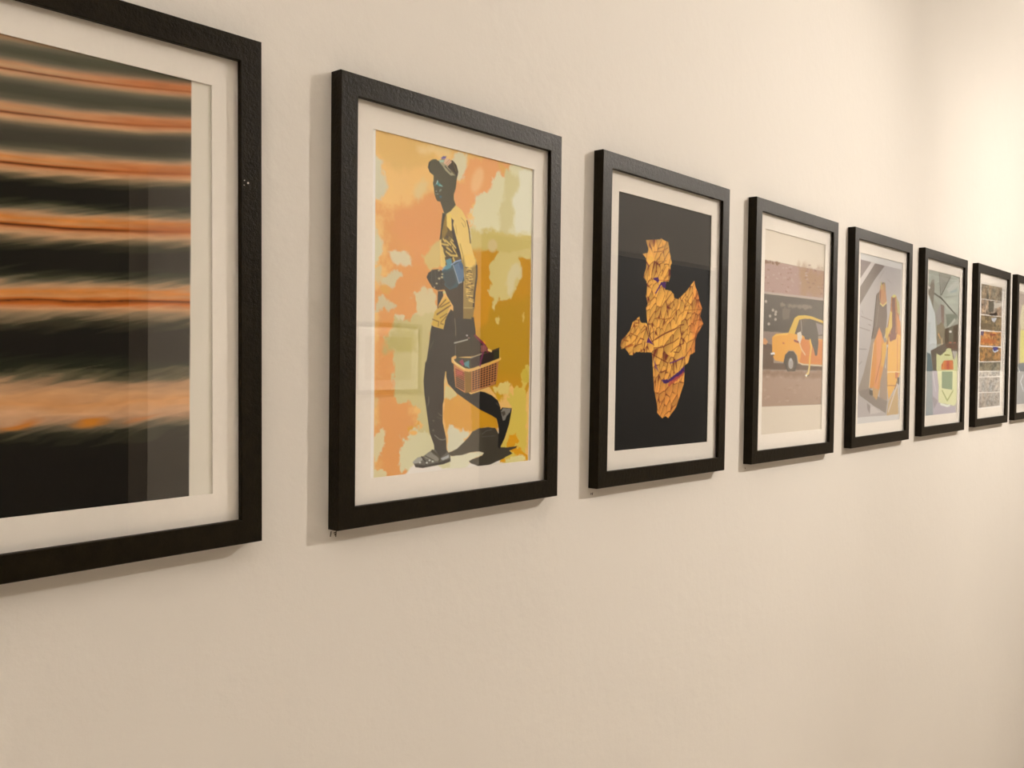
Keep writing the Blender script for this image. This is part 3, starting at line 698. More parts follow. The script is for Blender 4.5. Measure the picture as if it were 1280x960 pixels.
        ['p',[-351,-1191,-352,-1190,-353,-1189,-354,-1188,-356,-1187,-358,-1187,-360,-1187,-362,-1187,-364,-1187,-365,-1188,-365,-1189,-365,-1190,-364,-1191,-362,-1192,-360,-1192,-358,-1193,-356,-1193,-354,-1193,-353,-1192,-352,-1192],[148,166,153],0.8,0,14,1.0],
        ['p',[-271,-1172,-272,-1169,-274,-1166,-278,-1163,-283,-1161,-288,-1160,-293,-1160,-297,-1160,-301,-1162,-303,-1165,-304,-1168,-304,-1171,-301,-1174,-298,-1177,-293,-1179,-288,-1180,-283,-1180,-278,-1179,-275,-1178,-272,-1175],[39,103,129],1.5,0,14,1.0],
        ['p',[-1243,-1776,-1182,-1788,-1169,1797,-1245,1790],[247,247,247],0.3,0,14,1.0],
        ['p',[1209,-1896,1294,-1911,1310,1934,1192,1923],[247,247,247],0.3,0,14,1.0],
    ],
    2: [
        ['fill',[10,10,10]],
        ['crack',[-538,-1136,-346,-1162,-184,-1185,-152,-1209,-110,-1189,34,-1172,88,-1001,135,-893,100,-836,103,-702,65,-620,-137,-604,-4,-603,-36,-501,117,-495,209,-450,222,-402,327,-390,414,-438,576,-533,690,-627,771,-687,811,-599,874,-531,916,-436,1015,-300,961,-180,1058,-73,887,88,837,182,826,354,689,398,643,509,532,557,545,650,529,823,451,950,332,1153,121,1304,41,1273,-40,1304,-171,1222,-174,1128,-263,904,-308,600,-334,402,-342,386,-543,388,-730,389,-816,434,-892,431,-918,396,-1009,342,-1083,355,-1109,309,-1082,239,-960,165,-886,100,-830,-5,-668,-90,-644,-24,-600,-5,-491,-10,-448,29,-481,-72,-505,-218,-467,-277,-514,-376,-486,-502,-511,-580,-584,-630,-523,-758,-522,-885,-613,-939,-491,-970,-476,-1016],[243,186,86],[114,33,10],[234,141,69]],
        ['l',[-322,228,-119,145,117,73,304,23],[111,28,10],1.3,0.7,0.85],
        ['l',[-293,324,-87,311,70,265,230,225,365,164],[111,28,10],1.3,0.7,0.85],
        ['l',[-379,51,-401,162,-295,282],[111,28,10],1.6,0.7,0.85],
        ['l',[154,369,315,294,506,231],[111,28,10],1.3,0.7,0.85],
        ['l',[133,525,322,494,542,433],[93,21,76],1.6,0.7,0.85],
        ['l',[-342,408,-160,459,80,526],[111,28,10],1.3,0.7,0.85],
        ['l',[80,526,57,625,-100,668],[111,28,10],1.3,0.7,0.85],
        ['l',[146,518,218,623],[111,28,10],1.0,0.7,0.85],
        ['l',[235,367,372,371,426,320],[111,28,10],1.3,0.7,0.85],
        ['l',[590,229,598,417],[111,28,10],1.2,0.7,0.85],
        ['l',[146,157,150,242],[111,28,10],1.0,0.7,0.85],
        ['l',[-251,205,-15,116,251,47,385,-19,501,-36],[111,28,10],1.6,0.7,0.8],
        ['l',[-240,-95,-22,-83,154,-115,264,-203,350,-351],[160,89,10],1.2,0.7,0.8],
        ['l',[-459,-289,-314,-367,-252,-440],[160,89,10],1.2,0.7,0.8],
        ['l',[-243,-176,-117,-275,-34,-420],[160,89,10],1.2,0.7,0.8],
        ['l',[42,-144,104,-265,123,-348],[160,89,10],1.2,0.7,0.8],
        ['l',[-63,1,88,-100],[160,89,10],1.2,0.7,0.8],
        ['l',[270,-37,357,-160,493,-228],[160,89,10],1.2,0.7,0.8],
        ['l',[510,-397,702,-324,743,-497],[160,89,10],1.2,0.7,0.8],
        ['l',[516,-241,994,-280],[160,89,10],1.0,0.7,0.8],
        ['l',[587,-221,571,-27],[160,89,10],1.0,0.7,0.8],
        ['l',[757,-132,761,-35],[160,89,10],1.0,0.7,0.8],
        ['l',[865,-456,848,-284],[160,89,10],1.0,0.7,0.8],
        ['l',[783,-97,951,-130],[160,89,10],1.2,0.7,0.8],
        ['l',[666,-31,648,115],[160,89,10],1.0,0.7,0.8],
        ['l',[-299,57,-315,196],[85,10,58],1.6,0.7,0.8],
        ['l',[-448,18,-400,176],[71,10,36],2.2,0.7,0.8],
        ['l',[-365,-615,-469,-584],[160,89,10],1.0,0.7,0.8],
        ['l',[-340,-994,-135,-1024,21,-1087],[160,83,10],1.3,0.7,0.8],
        ['l',[-311,-1143,-360,-1065],[160,83,10],1.2,0.7,0.8],
        ['l',[-168,-984,-200,-898],[160,83,10],1.2,0.7,0.8],
        ['l',[-23,-822,-140,-681],[160,83,10],1.2,0.7,0.8],
        ['l',[52,-716,-34,-653],[160,83,10],1.2,0.7,0.8],
        ['l',[-433,-757,-446,-656],[160,83,10],1.2,0.7,0.8],
        ['l',[-458,-509,-375,-552],[160,83,10],1.2,0.7,0.8],
        ['l',[-122,-1146,-102,-1074],[160,83,10],0.9,0.7,0.8],
        ['l',[-267,-864,-8,-907],[160,83,10],0.8,0.7,0.8],
        ['l',[-172,-619,46,-636],[172,46,10],0.8,0.7,0.8],
        ['l',[-468,-790,-503,-832],[111,46,76],1.8,0.7,0.8],
        ['l',[-771,2,-686,-2],[155,77,10],1.4,0.7,0.85],
        ['l',[-879,139,-765,166,-694,179],[155,77,10],1.2,0.7,0.85],
        ['l',[-1027,237,-930,249],[155,77,10],1.4,0.7,0.85],
        ['l',[-997,329,-859,294,-708,195],[155,77,10],1.2,0.7,0.85],
        ['l',[-705,274,-636,201,-549,214],[124,38,10],1.6,0.7,0.85],
        ['l',[-519,252,-545,348],[93,10,10],1.8,0.7,0.85],
        ['l',[-812,50,-713,38],[155,77,10],1.2,0.7,0.85],
        ['l',[-624,129,-511,69],[155,77,10],1.2,0.7,0.85],
        ['l',[-928,327,-803,292],[184,89,10],1.5,0.7,0.85],
        ['l',[-617,350,-602,374],[155,77,10],1.6,0.7,0.85],
        ['p',[-353,-636,-226,-660,-181,-618,-206,-584,-258,-598,-327,-611],[68,10,110],0.6,0.4,14,1.0],
        ['p',[-137,-603,-6,-609,-20,-514,-82,-528,-135,-552,-252,-428,-295,-430,-203,-519],[77,13,116],0.6,0.3,14,1.0],
        ['p',[-84,759,141,744,328,665,533,560,545,650,413,722,250,766,91,822,-16,815],[59,10,107],0.7,1,14,1.0],
        ['p',[143,794,331,723,522,650,496,708,279,794,118,843],[190,71,66],1,1.2,14,0.75],
        ['p',[-434,178,-343,247,-312,278,-402,257,-482,258],[88,10,116],0.6,0.4,14,1.0],
        ['p',[-301,462,-208,571,-153,654,-245,599],[111,58,116],0.8,0.4,14,0.8],
        ['l',[486,434,295,494,147,528],[111,58,136],1.2,0.7,0.7],
    ],
    3: [
        ['fill',[223,217,206]],
        ['p',[-1215,-1192,1219,-1207,1249,1237,-1221,1232],[147,133,123],0.4,0,14,1.0],
        ['p',[-1215,-1185,1220,-1199,1224,-718,-1205,-660],[159,129,127],0.6,0,14,1.0],
        ['p',[108,-1190,1220,-1199,1223,-725,272,-706],[156,122,92],20,4,14,1.0],
        ['p',[-1215,-1185,-590,-1190,-748,-1161,-1211,-1118],[105,59,10],2,2,14,1.0],
        ['l',[1146,-958,1188,-952],[111,55,61],2.1,0.7,0.6],
        ['l',[-31,-1047,20,-1044],[178,157,153],2.1,0.7,0.6],
        ['l',[-1090,-815,-1023,-818],[113,61,63],2.1,0.7,0.6],
        ['l',[-531,-1112,-480,-1119],[180,159,155],2.1,0.7,0.6],
        ['l',[783,-950,802,-941],[108,51,55],2.1,0.7,0.6],
        ['l',[-494,-952,-471,-943],[178,158,153],2.1,0.7,0.6],
        ['l',[585,-872,646,-869],[105,44,50],2.1,0.7,0.6],
        ['l',[439,-1003,517,-1008],[177,157,153],2.1,0.7,0.6],
        ['l',[1109,-890,1161,-892],[110,54,59],2.1,0.7,0.6],
        ['l',[-1098,-911,-1043,-918],[179,159,155],2.1,0.7,0.6],
        ['l',[788,-1203,840,-1189],[120,78,79],2.1,0.7,0.6],
        ['l',[-178,-1155,-152,-1163],[180,159,155],2.1,0.7,0.6],
        ['l',[-255,-969,-178,-958],[108,49,55],2.1,0.7,0.6],
        ['l',[-185,-962,-120,-949],[178,158,154],2.1,0.7,0.6],
        ['l',[-304,-811,-270,-802],[108,48,54],2.1,0.7,0.6],
        ['l',[428,-1068,492,-1065],[178,158,154],2.1,0.7,0.6],
        ['l',[-1183,-898,-1128,-902],[110,49,54],2.1,0.7,0.6],
        ['l',[856,-1229,875,-1222],[182,164,159],2.1,0.7,0.6],
        ['l',[479,-1191,511,-1185],[116,71,73],2.1,0.7,0.6],
        ['l',[-405,-1122,-346,-1130],[179,159,154],2.1,0.7,0.6],
        ['l',[800,-1179,880,-1185],[119,75,76],2.1,0.7,0.6],
        ['l',[175,-905,237,-919],[176,156,153],2.1,0.7,0.6],
        ['l',[711,-941,754,-953],[107,50,55],2.1,0.7,0.6],
        ['l',[1193,-933,1284,-927],[177,157,153],2.1,0.7,0.6],
        ['l',[378,-1023,438,-1020],[110,56,60],2.1,0.7,0.6],
        ['l',[-129,-844,-102,-846],[176,157,153],2.1,0.7,0.6],
        ['l',[-253,-1118,-189,-1117],[110,54,58],2.1,0.7,0.6],
        ['l',[495,-947,520,-956],[176,156,151],2.1,0.7,0.6],
        ['l',[-1092,-1039,-1021,-1037],[115,63,66],2.1,0.7,0.6],
        ['l',[-331,-762,-291,-759],[178,157,154],2.1,0.7,0.6],
        ['l',[831,-1017,853,-1006],[110,56,60],2.1,0.7,0.6],
        ['l',[407,-1067,489,-1064],[178,158,154],2.1,0.7,0.6],
        ['l',[-593,-995,-568,-1003],[111,53,57],2.1,0.7,0.6],
        ['l',[-225,-761,-195,-760],[177,157,153],2.1,0.7,0.6],
        ['l',[529,-1256,611,-1264],[122,80,81],2.1,0.7,0.6],
        ['l',[-167,-931,-93,-929],[178,157,153],2.1,0.7,0.6],
        ['l',[488,-955,574,-947],[107,49,55],2.1,0.7,0.6],
        ['l',[-687,-1008,-633,-1013],[180,159,155],2.1,0.7,0.6],
        ['l',[-901,-684,-836,-696],[112,59,63],2.1,0.7,0.6],
        ['l',[925,-1240,995,-1248],[183,164,160],2.1,0.7,0.6],
        ['l',[1084,-785,1151,-798],[107,46,53],2.1,0.7,0.6],
        ['l',[-115,-907,-57,-903],[177,157,153],2.1,0.7,0.6],
        ['l',[986,-876,1019,-888],[106,46,52],2.1,0.7,0.6],
        ['l',[-320,-736,-270,-735],[178,157,154],2.1,0.7,0.6],
        ['l',[-206,-1058,-160,-1062],[109,51,56],2.1,0.7,0.6],
        ['l',[398,-1104,482,-1119],[179,160,156],2.1,0.7,0.6],
        ['l',[-563,-842,-501,-836],[110,54,58],2.1,0.7,0.6],
        ['l',[-445,-956,-374,-960],[178,158,154],2.1,0.7,0.6],
        ['l',[-319,-1043,-263,-1054],[109,50,56],2.1,0.7,0.6],
        ['l',[-884,-965,-831,-973],[180,159,155],2.1,0.7,0.6],
        ['l',[1121,-1268,1140,-1264],[124,83,85],2.1,0.7,0.6],
        ['l',[969,-913,1000,-898],[175,155,151],2.1,0.7,0.6],
        ['l',[564,-867,586,-856],[105,42,50],2.1,0.7,0.6],
        ['l',[-765,-920,-692,-917],[179,159,155],2.1,0.7,0.6],
        ['l',[410,-1142,488,-1150],[115,68,71],2.1,0.7,0.6],
        ['l',[-990,-722,-969,-731],[178,158,154],2.1,0.7,0.6],
        ['l',[-333,-934,-254,-938],[108,49,54],2.1,0.7,0.6],
        ['l',[-547,-845,-522,-854],[179,158,155],2.1,0.7,0.6],
        ['l',[-392,-729,-316,-726],[109,49,55],2.1,0.7,0.6],
        ['l',[-268,-1150,-212,-1163],[179,159,154],2.1,0.7,0.6],
        ['p',[-1205,-667,1224,-718,1226,-672,-1204,-633],[173,159,159],0.5,0,14,1.0],
        ['p',[-1203,-630,1227,-669,1216,-36,-1213,-9],[10,10,10],0.6,0,14,1.0],
        ['p',[-589,-521,743,-544,710,-482,-586,-464],[105,94,90],3,2,14,1.0],
        ['p',[-487,-414,-191,-430,-216,-257,-478,-244],[81,70,69],3,2,14,1.0],
        ['p',[-1075,-511,-1076,-503,-1083,-496,-1093,-491,-1106,-486,-1120,-484,-1135,-485,-1148,-487,-1159,-492,-1166,-498,-1168,-505,-1166,-512,-1160,-519,-1150,-525,-1137,-530,-1123,-532,-1108,-531,-1095,-529,-1084,-524,-1077,-518],[166,157,152],1.5,0,14,1.0],
        ['p',[-804,-382,-806,-374,-812,-367,-823,-361,-836,-357,-851,-355,-866,-355,-879,-358,-890,-363,-897,-369,-900,-376,-898,-384,-892,-391,-881,-397,-868,-401,-853,-403,-838,-403,-825,-400,-814,-395,-807,-389],[167,158,155],1.5,0,14,1.0],
        ['p',[-692,-360,-694,-352,-701,-345,-711,-339,-724,-335,-739,-333,-754,-333,-768,-336,-779,-341,-786,-347,-789,-354,-787,-362,-780,-369,-770,-375,-757,-379,-742,-381,-727,-381,-713,-378,-702,-374,-695,-367],[167,159,155],1.5,0,14,1.0],
        ['p',[-702,-233,-704,-225,-710,-218,-721,-213,-734,-208,-749,-207,-764,-207,-778,-210,-789,-215,-796,-221,-799,-228,-797,-236,-790,-243,-780,-249,-766,-253,-751,-255,-736,-254,-723,-252,-712,-247,-704,-240],[170,161,158],1.5,0,14,1.0],
        ['p',[-909,-278,-911,-271,-917,-264,-927,-258,-940,-254,-955,-252,-970,-253,-983,-255,-994,-260,-1001,-266,-1004,-274,-1002,-281,-995,-288,-985,-294,-972,-298,-957,-300,-943,-299,-929,-297,-918,-292,-911,-286],[169,160,157],1.5,0,14,1.0],
        ['p',[-949,-145,-951,-137,-957,-130,-968,-124,-981,-120,-995,-119,-1010,-119,-1023,-122,-1034,-127,-1041,-133,-1044,-140,-1042,-148,-1035,-155,-1025,-160,-1012,-164,-997,-166,-983,-166,-969,-163,-959,-158,-952,-152],[172,163,159],1.5,0,14,1.0],
        ['p',[-706,-317,-708,-309,-714,-302,-725,-296,-738,-292,-753,-290,-768,-291,-782,-293,-793,-298,-800,-305,-803,-312,-801,-319,-794,-326,-784,-332,-770,-337,-756,-339,-740,-338,-727,-335,-716,-331,-708,-324],[169,160,156],1.5,0,14,1.0],
        ['p',[-1213,-9,-36,-27,-23,226,-1207,258],[128,111,107],2,1,14,1.0],
        ['p',[-1210,195,-807,225,-793,504,1247,506,1234,629,-1205,620],[72,43,22],1,0,14,1.0],
        ['p',[-1211,167,-1206,270,-836,267,-871,199],[56,16,10],1,0,14,1.0],
        ['p',[-1214,113,-1123,96,-1013,154,-1087,205,-1210,195],[208,146,94],1,0,14,1.0],
        ['p',[-1220,613,1234,613,1235,636,-1219,640],[145,134,124],0.7,0,14,1.0],
        ['p',[-1225,640,1235,636,1192,1224,-1228,1226],[165,141,127],0.7,0,14,1.0],
        ['p',[-1225,640,1235,636,1222,751,-1222,702],[137,110,93],8,2,14,1.0],
        ['l',[-354,938,-294,941],[153,127,112],2.7,0.7,0.5],
        ['l',[-1009,1071,-920,1067],[186,164,152],2.7,0.7,0.5],
        ['l',[-124,760,-77,754],[148,121,105],2.7,0.7,0.5],
        ['l',[475,1077,532,1075],[177,155,142],2.7,0.7,0.5],
        ['l',[-673,1150,-577,1147],[159,134,119],2.7,0.7,0.5],
        ['l',[-288,1142,-184,1151],[183,161,149],2.7,0.7,0.5],
        ['l',[707,736,794,736],[140,111,93],2.7,0.7,0.5],
        ['l',[-1041,736,-966,738],[182,160,147],2.7,0.7,0.5],
        ['l',[-1082,773,-977,779],[156,131,115],2.7,0.7,0.5],
        ['l',[1010,775,1126,781],[173,149,137],2.7,0.7,0.5],
        ['l',[-748,1105,-637,1107],[159,134,120],2.7,0.7,0.5],
        ['l',[1048,1072,1168,1069],[176,152,139],2.7,0.7,0.5],
        ['l',[149,717,211,711],[144,116,100],2.7,0.7,0.5],
        ['l',[-189,929,-58,930],[180,157,145],2.7,0.7,0.5],
        ['l',[466,704,529,698],[141,112,95],2.7,0.7,0.5],
        ['l',[157,798,232,792],[175,152,140],2.7,0.7,0.5],
        ['l',[-1144,1076,-1067,1076],[161,136,120],2.7,0.7,0.5],
        ['l',[25,968,121,975],[179,156,144],2.7,0.7,0.5],
        ['l',[-198,955,-94,953],[152,126,110],2.7,0.7,0.5],
        ['l',[-567,1160,-506,1158],[185,163,152],2.7,0.7,0.5],
        ['l',[96,884,227,884],[148,121,104],2.7,0.7,0.5],
        ['l',[-191,1148,-157,1154],[183,161,149],2.7,0.7,0.5],
        ['l',[-296,1112,-166,1111],[155,129,114],2.7,0.7,0.5],
        ['l',[-1079,1096,-1042,1093],[186,164,152],2.7,0.7,0.5],
        ['l',[999,1121,1066,1121],[144,115,99],2.7,0.7,0.5],
        ['l',[24,1015,123,1015],[179,157,145],2.7,0.7,0.5],
        ['l',[-1066,792,-1016,792],[156,131,115],2.7,0.7,0.5],
        ['l',[-520,745,-455,749],[179,157,145],2.7,0.7,0.5],
        ['l',[1004,741,1082,735],[141,111,93],2.7,0.7,0.5],
        ['l',[746,918,783,926],[175,152,138],2.7,0.7,0.5],
        ['l',[-160,1167,-70,1163],[155,129,114],2.7,0.7,0.5],
        ['l',[-1122,955,-1049,956],[185,163,151],2.7,0.7,0.5],
        ['l',[359,758,444,765],[143,114,97],2.7,0.7,0.5],
        ['l',[554,965,604,960],[175,151,139],2.7,0.7,0.5],
        ['l',[-374,728,-285,730],[150,124,108],2.7,0.7,0.5],
        ['l',[246,917,305,923],[176,153,141],2.7,0.7,0.5],
        ['p',[-269,11,17,-312,222,-344,718,-348,1202,-296,1217,-21,103,19],[59,44,32],0.6,0,14,1.0],
        ['p',[-269,11,1,-289,153,-341,431,-360,717,-355,1240,-298,1234,-255,793,-299,434,-304,191,-270,47,-66,0,23],[215,181,44],0.5,0,14,1.0],
        ['p',[-861,73,-723,12,-237,-21,170,-7,1259,45,1247,506,196,497,137,359,-21,275,-222,280,-350,369,-393,484,-732,461,-847,365],[225,162,10],0.6,0,14,1.0],
        ['p',[173,51,1260,60,1247,506,231,497,322,252],[207,121,10],4,0,14,1.0],
        ['p',[-846,72,-691,14,-237,-18,-268,16,-594,32],[235,191,61],0.8,0,14,1.0],
        ['p',[-409,491,-350,355,-188,291,-20,290,103,360,162,505,66,637,-237,640],[10,10,10],0.6,0,14,1.0],
        ['p',[33,521,28,557,8,589,-24,614,-64,631,-110,637,-156,632,-198,616,-232,591,-254,560,-263,525,-258,490,-238,458,-207,433,-167,416,-122,410,-75,414,-33,430,1,455,24,486],[79,68,57],0.8,0,14,1.0],
        ['p',[-20,508,-23,535,-35,560,-56,580,-82,593,-112,598,-142,593,-170,581,-192,562,-207,537,-213,510,-209,483,-197,458,-177,438,-151,425,-121,420,-91,424,-63,436,-41,455,-26,480],[166,166,168],0.8,0,14,1.0],
        ['p',[-69,436,-71,444,-78,452,-89,459,-103,463,-119,464,-135,463,-149,460,-161,454,-169,446,-172,438,-170,429,-163,421,-152,415,-137,411,-122,409,-106,410,-91,414,-79,420,-72,427],[187,191,197],0.8,0,14,1.0],
        ['p',[160,469,406,502,1228,514,1229,540,337,525],[209,196,169],0.6,0,14,1.0],
        ['p',[-911,339,-771,322,-737,356,-894,369],[231,237,244],0.6,0,14,1.0],
        ['p',[-894,369,-769,361,-783,385,-878,387],[10,10,10],0.6,0,14,1.0],
        ['p',[303,-121,437,-245,611,-312,830,-293,988,-104,1030,-14,668,73,453,66],[10,10,10],0.8,0,14,1.0],
        ['p',[301,-159,985,-158,1037,113,994,342,902,351,841,240,629,21,380,15],[10,10,10],0.8,0,14,1.0],
        ['p',[117,-34,271,-69,328,31,247,152,141,96],[214,210,199],0.8,0,14,1.0],
        ['l',[230,152,322,252,468,338],[220,188,142],2.7,0.7,1.0],
        ['l',[668,79,729,197,683,348,659,573],[226,188,63],5.4,0.7,1.0],
        ['l',[658,558,628,663,541,708],[225,204,130],5.4,0.7,1.0],
        ['p',[589,708,587,713,580,718,570,722,556,725,542,725,527,725,513,722,502,719,495,714,493,709,495,703,501,698,512,695,525,692,540,691,555,692,568,694,579,698,586,703],[242,247,247],0.8,0,14,1.0],
        ['l',[665,693,577,720],[10,10,10],1.5,0.7,1.0],
        ['l',[260,-266,305,-77],[150,143,146],2.1,0.7,1.0],
        ['p',[906,-252,1206,-220,1215,-52,1029,-29],[127,122,127],1.5,0,14,1.0],
        ['l',[4,101,177,124],[124,10,10],3.0,0.7,1.0],
        ['l',[-458,158,-393,163],[177,75,10],1.8,0.7,1.0],
        ['p',[-1403,-1747,-1214,-1771,-1195,1714,-1385,1705],[219,221,226],0.3,0,14,1.0],
    ],
    4: [
        ['fill',[210,214,219]],
        ['p',[-1216,-1562,1168,-1558,1157,1584,-1214,1567],[174,174,180],0.4,0,14,1.0],
        ['p',[-1225,-1562,-597,-1563,-1204,-1166],[122,114,120],0.6,0,14,1.0],
        ['p',[-392,-1558,161,-1549,-399,-1225,-1214,-641,-1233,-1001],[104,97,99],0.6,0,14,1.0],
        ['p',[-597,-1566,-392,-1558,-1209,-1003,-1218,-1165],[199,197,202],0.6,0,14,1.0],
        ['l',[114,-1435,-141,-1263],[145,138,138],1.35,0.7,0.8],
        ['l',[-1063,-558,-1012,-506],[116,107,110],1.35,0.7,0.8],
        ['l',[-1106,-447,-504,-380],[117,108,112],1.35,0.7,0.8],
        ['l',[-1191,-225,-594,-172],[121,114,116],1.35,0.7,0.8],
        ['l',[340,-1280,564,-1219],[147,140,141],1.35,0.7,0.8],
        ['l',[-702,-298,-550,-285],[117,108,112],1.35,0.7,0.8],
        ['l',[-1264,205,-774,205],[112,109,111],1.35,0.7,0.8],
        ['l',[-1198,530,-1008,456],[124,118,120],1.35,0.7,0.8],
        ['l',[-1081,895,-1170,1040],[128,124,125],1.35,0.7,0.8],
        ['p',[-279,-934,-126,-1000,22,-1199,209,-1203,313,-817,359,-512,323,-202,96,72,-502,104,-384,-516],[98,86,83],0.7,0,14,1.0],
        ['p',[-80,-1117,209,-1194,279,-930,314,-807,77,-709,-116,-831],[185,135,93],0.8,0.8,14,1.0],
        ['l',[-31,-1186,29,-1067],[180,178,98],3.6,0.7,1.0],
        ['l',[156,-1190,192,-1040],[141,144,83],3.0,0.7,1.0],
        ['l',[-59,-758,104,-710,314,-798],[216,200,125],2.7,0.7,1.0],
        ['l',[-48,-1024,-63,-834],[111,10,10],3.0,0.7,1.0],
        ['p',[-205,-110,-83,-265,85,-118,124,91,-219,98],[216,137,76],0.8,0,14,1.0],
        ['l',[-276,-897,-397,-291,-508,11],[10,10,10],3.9,0.7,1.0],
        ['l',[-133,-679,-265,-258],[140,133,130],1.8,0.7,1.0],
        ['p',[581,-929,745,-988,917,-949,1045,-740,1268,46,313,87,398,-320,544,-636],[162,96,10],0.8,0,14,1.0],
        ['p',[638,-913,803,-962,851,-651,898,-339,861,-23,586,61,662,-525],[90,10,10],1,0.8,14,1.0],
        ['p',[544,-636,657,-603,676,-292,464,-129,362,-11,452,-322],[214,188,88],0.8,0,14,1.0],
        ['p',[292,-259,455,-284,416,-12,256,50],[206,176,58],0.8,0,14,1.0],
        ['p',[860,-965,1097,-821,1172,-548,995,-619,926,-812],[162,161,93],1,0,14,1.0],
        ['p',[940,-577,1180,-429,1263,-34,1032,-28],[198,122,10],1,0,14,1.0],
        ['p',[609,-931,745,-994,916,-969,749,-920],[203,203,111],0.8,0,14,1.0],
        ['p',[-509,-14,359,-56,337,484,-10,981,-527,1012,-1119,1095,-1172,1003,-897,676,-623,212],[141,133,127],0.8,0,14,1.0],
        ['p',[-426,96,-229,-78,87,-87,373,175,232,542,-6,1039,-426,995,-580,974,-480,489],[209,139,28],0.8,0,14,1.0],
        ['p',[-230,-97,59,-105,51,200,-28,677,-112,1037,-324,977,-196,487],[217,143,78],1,0,14,1.0],
        ['l',[-376,76,-460,396,-580,974],[218,204,170],3.0,0.7,1.0],
        ['l',[98,103,62,390,-227,865],[166,88,10],3.0,0.7,1.0],
        ['p',[97,84,363,21,350,252,206,562,71,543],[216,166,26],0.8,0,14,1.0],
        ['p',[467,-79,1024,-153,1257,-120,1249,678,1088,876,548,1261,446,948,446,483],[227,174,51],0.8,0,14,1.0],
        ['p',[464,-137,966,-171,917,-32,583,15],[106,10,10],1.5,1,14,1.0],
        ['l',[1026,-114,1044,638],[201,116,10],3.0,0.7,1.0],
        ['l',[426,155,393,522,446,948],[140,108,75],3.9,0.7,1.0],
        ['p',[231,523,428,638,465,1259,5,1229,37,867],[148,131,119],1,0,14,1.0],
        ['p',[428,648,1335,648,1337,674,430,673],[239,217,159],0.6,0,14,1.0],
        ['p',[932,667,1133,677,1084,816,940,796],[196,103,10],0.8,0,14,1.0],
        ['p',[-1122,1040,-579,993,-315,1128,494,1279,399,1529,-249,1375,-1092,1132],[123,117,116],0.8,0.5,14,1.0],
        ['p',[-578,1011,-372,1033,-366,1146,-571,1142],[10,10,17],1.5,1,14,1.0],
        ['p',[-376,977,-6,1039,-154,1226,-365,1165],[189,152,96],0.8,1,14,1.0],
        ['p',[-1214,1130,-249,1375,400,1538,374,1567,-1214,1566],[178,176,182],0.8,0,14,1.0],
        ['p',[-509,1330,181,1502,-497,1536],[201,199,202],2,1,14,1.0],
        ['p',[-688,1288,-483,1350,-524,1517,-656,1419],[137,132,136],2,0,14,1.0],
        ['p',[550,1300,1095,995,1190,1585,456,1573],[191,164,115],1,1,14,1.0],
        ['l',[1090,916,562,1495],[207,197,183],4.8,0.7,1.0],
        ['l',[1030,875,926,1032],[10,10,10],2.4,0.7,1.0],
        ['p',[1053,776,1197,777,1180,956,1062,915],[10,10,10],1,0.6,14,1.0],
        ['l',[474,949,1035,955],[159,89,10],1.5,0.7,1.0],
    ],
    5: [
        ['fill',[247,247,247]],
        ['p',[-1171,-1689,1253,-1699,1203,1728,-1256,1712],[175,181,173],0.4,0,14,1.0],
        ['p',[-1161,-1688,1254,-1700,1186,-774,234,-730,-428,-936,-1186,-1183],[182,191,185],1,0,14,1.0],
        ['p',[-121,-1112,1204,-1442,1184,-795,228,-810],[193,203,196],5,0,14,1.0],
        ['p',[189,-1332,1118,-1643,1200,-1483,395,-1245],[203,208,205],4,1,14,1.0],
        ['p',[-51,-1036,879,-1131,1164,-1044,216,-971],[202,213,204],4,0,14,1.0],
        ['p',[459,-1289,1067,-1391,1072,-1329,529,-1253],[167,188,194],3,0,14,1.0],
        ['p',[-419,-1686,495,-1699,-193,-1207],[159,162,156],3,0,14,1.0],
        ['p',[-58,-1136,1150,-1230,206,-1112],[162,171,164],4,0,14,1.0],
        ['l',[-383,-1630,-239,-1145],[96,93,84],3.74,0.7,0.9],
        ['l',[498,-1658,-190,-1168],[95,91,82],3.74,0.7,0.9],
        ['l',[-758,-1171,-184,-1088,1120,-709],[93,89,82],3.74,0.7,0.9],
        ['p',[-962,-1449,-782,-1501,-709,-1350,-796,-837,-931,-1005,-1184,-1163],[140,136,128],1,0.5,14,1.0],
        ['p',[-1195,-1316,-1012,-1291,-1128,-1225],[247,247,247],1,0,14,1.0],
        ['p',[-1213,-1142,-860,-873,-630,-689,-579,-416,-454,14,-1221,32],[218,229,236],0.8,0,14,1.0],
        ['p',[-1256,-467,-954,-480,-980,26,-1280,33],[200,215,223],2,0,14,1.0],
        ['p',[-630,-689,-238,-946,-149,-612,-388,-384],[169,168,169],1.5,0,14,1.0],
        ['p',[-238,-946,55,-922,85,-522,-62,-315,-141,-512],[150,134,128],1,0.5,14,1.0],
        ['p',[-485,-420,-77,-515,160,-404,223,-2,-454,14],[149,142,122],1,1,14,1.0],
        ['p',[168,-726,908,-761,1192,-691,326,-389],[137,148,137],1.5,0,14,1.0],
        ['p',[325,-410,916,-658,990,-599,459,-394],[203,211,203],1,0,14,1.0],
        ['p',[130,-362,1205,-525,1244,-25,157,0],[88,76,59],1,0,14,1.0],
        ['p',[458,-414,793,-468,827,-15,488,-8],[121,120,104],1.5,0,14,1.0],
        ['p',[691,-316,686,-306,672,-297,650,-289,621,-284,589,-281,557,-282,528,-285,504,-292,489,-300,483,-309,488,-319,502,-328,524,-336,552,-341,584,-344,616,-344,646,-340,669,-334,685,-326],[247,247,247],0.8,0,14,1.0],
        ['l',[-80,-115,-68,45],[247,220,176],4.84,0.7,1.0],
        ['l',[-345,-227,-210,-131],[232,187,128],4.4,0.7,1.0],
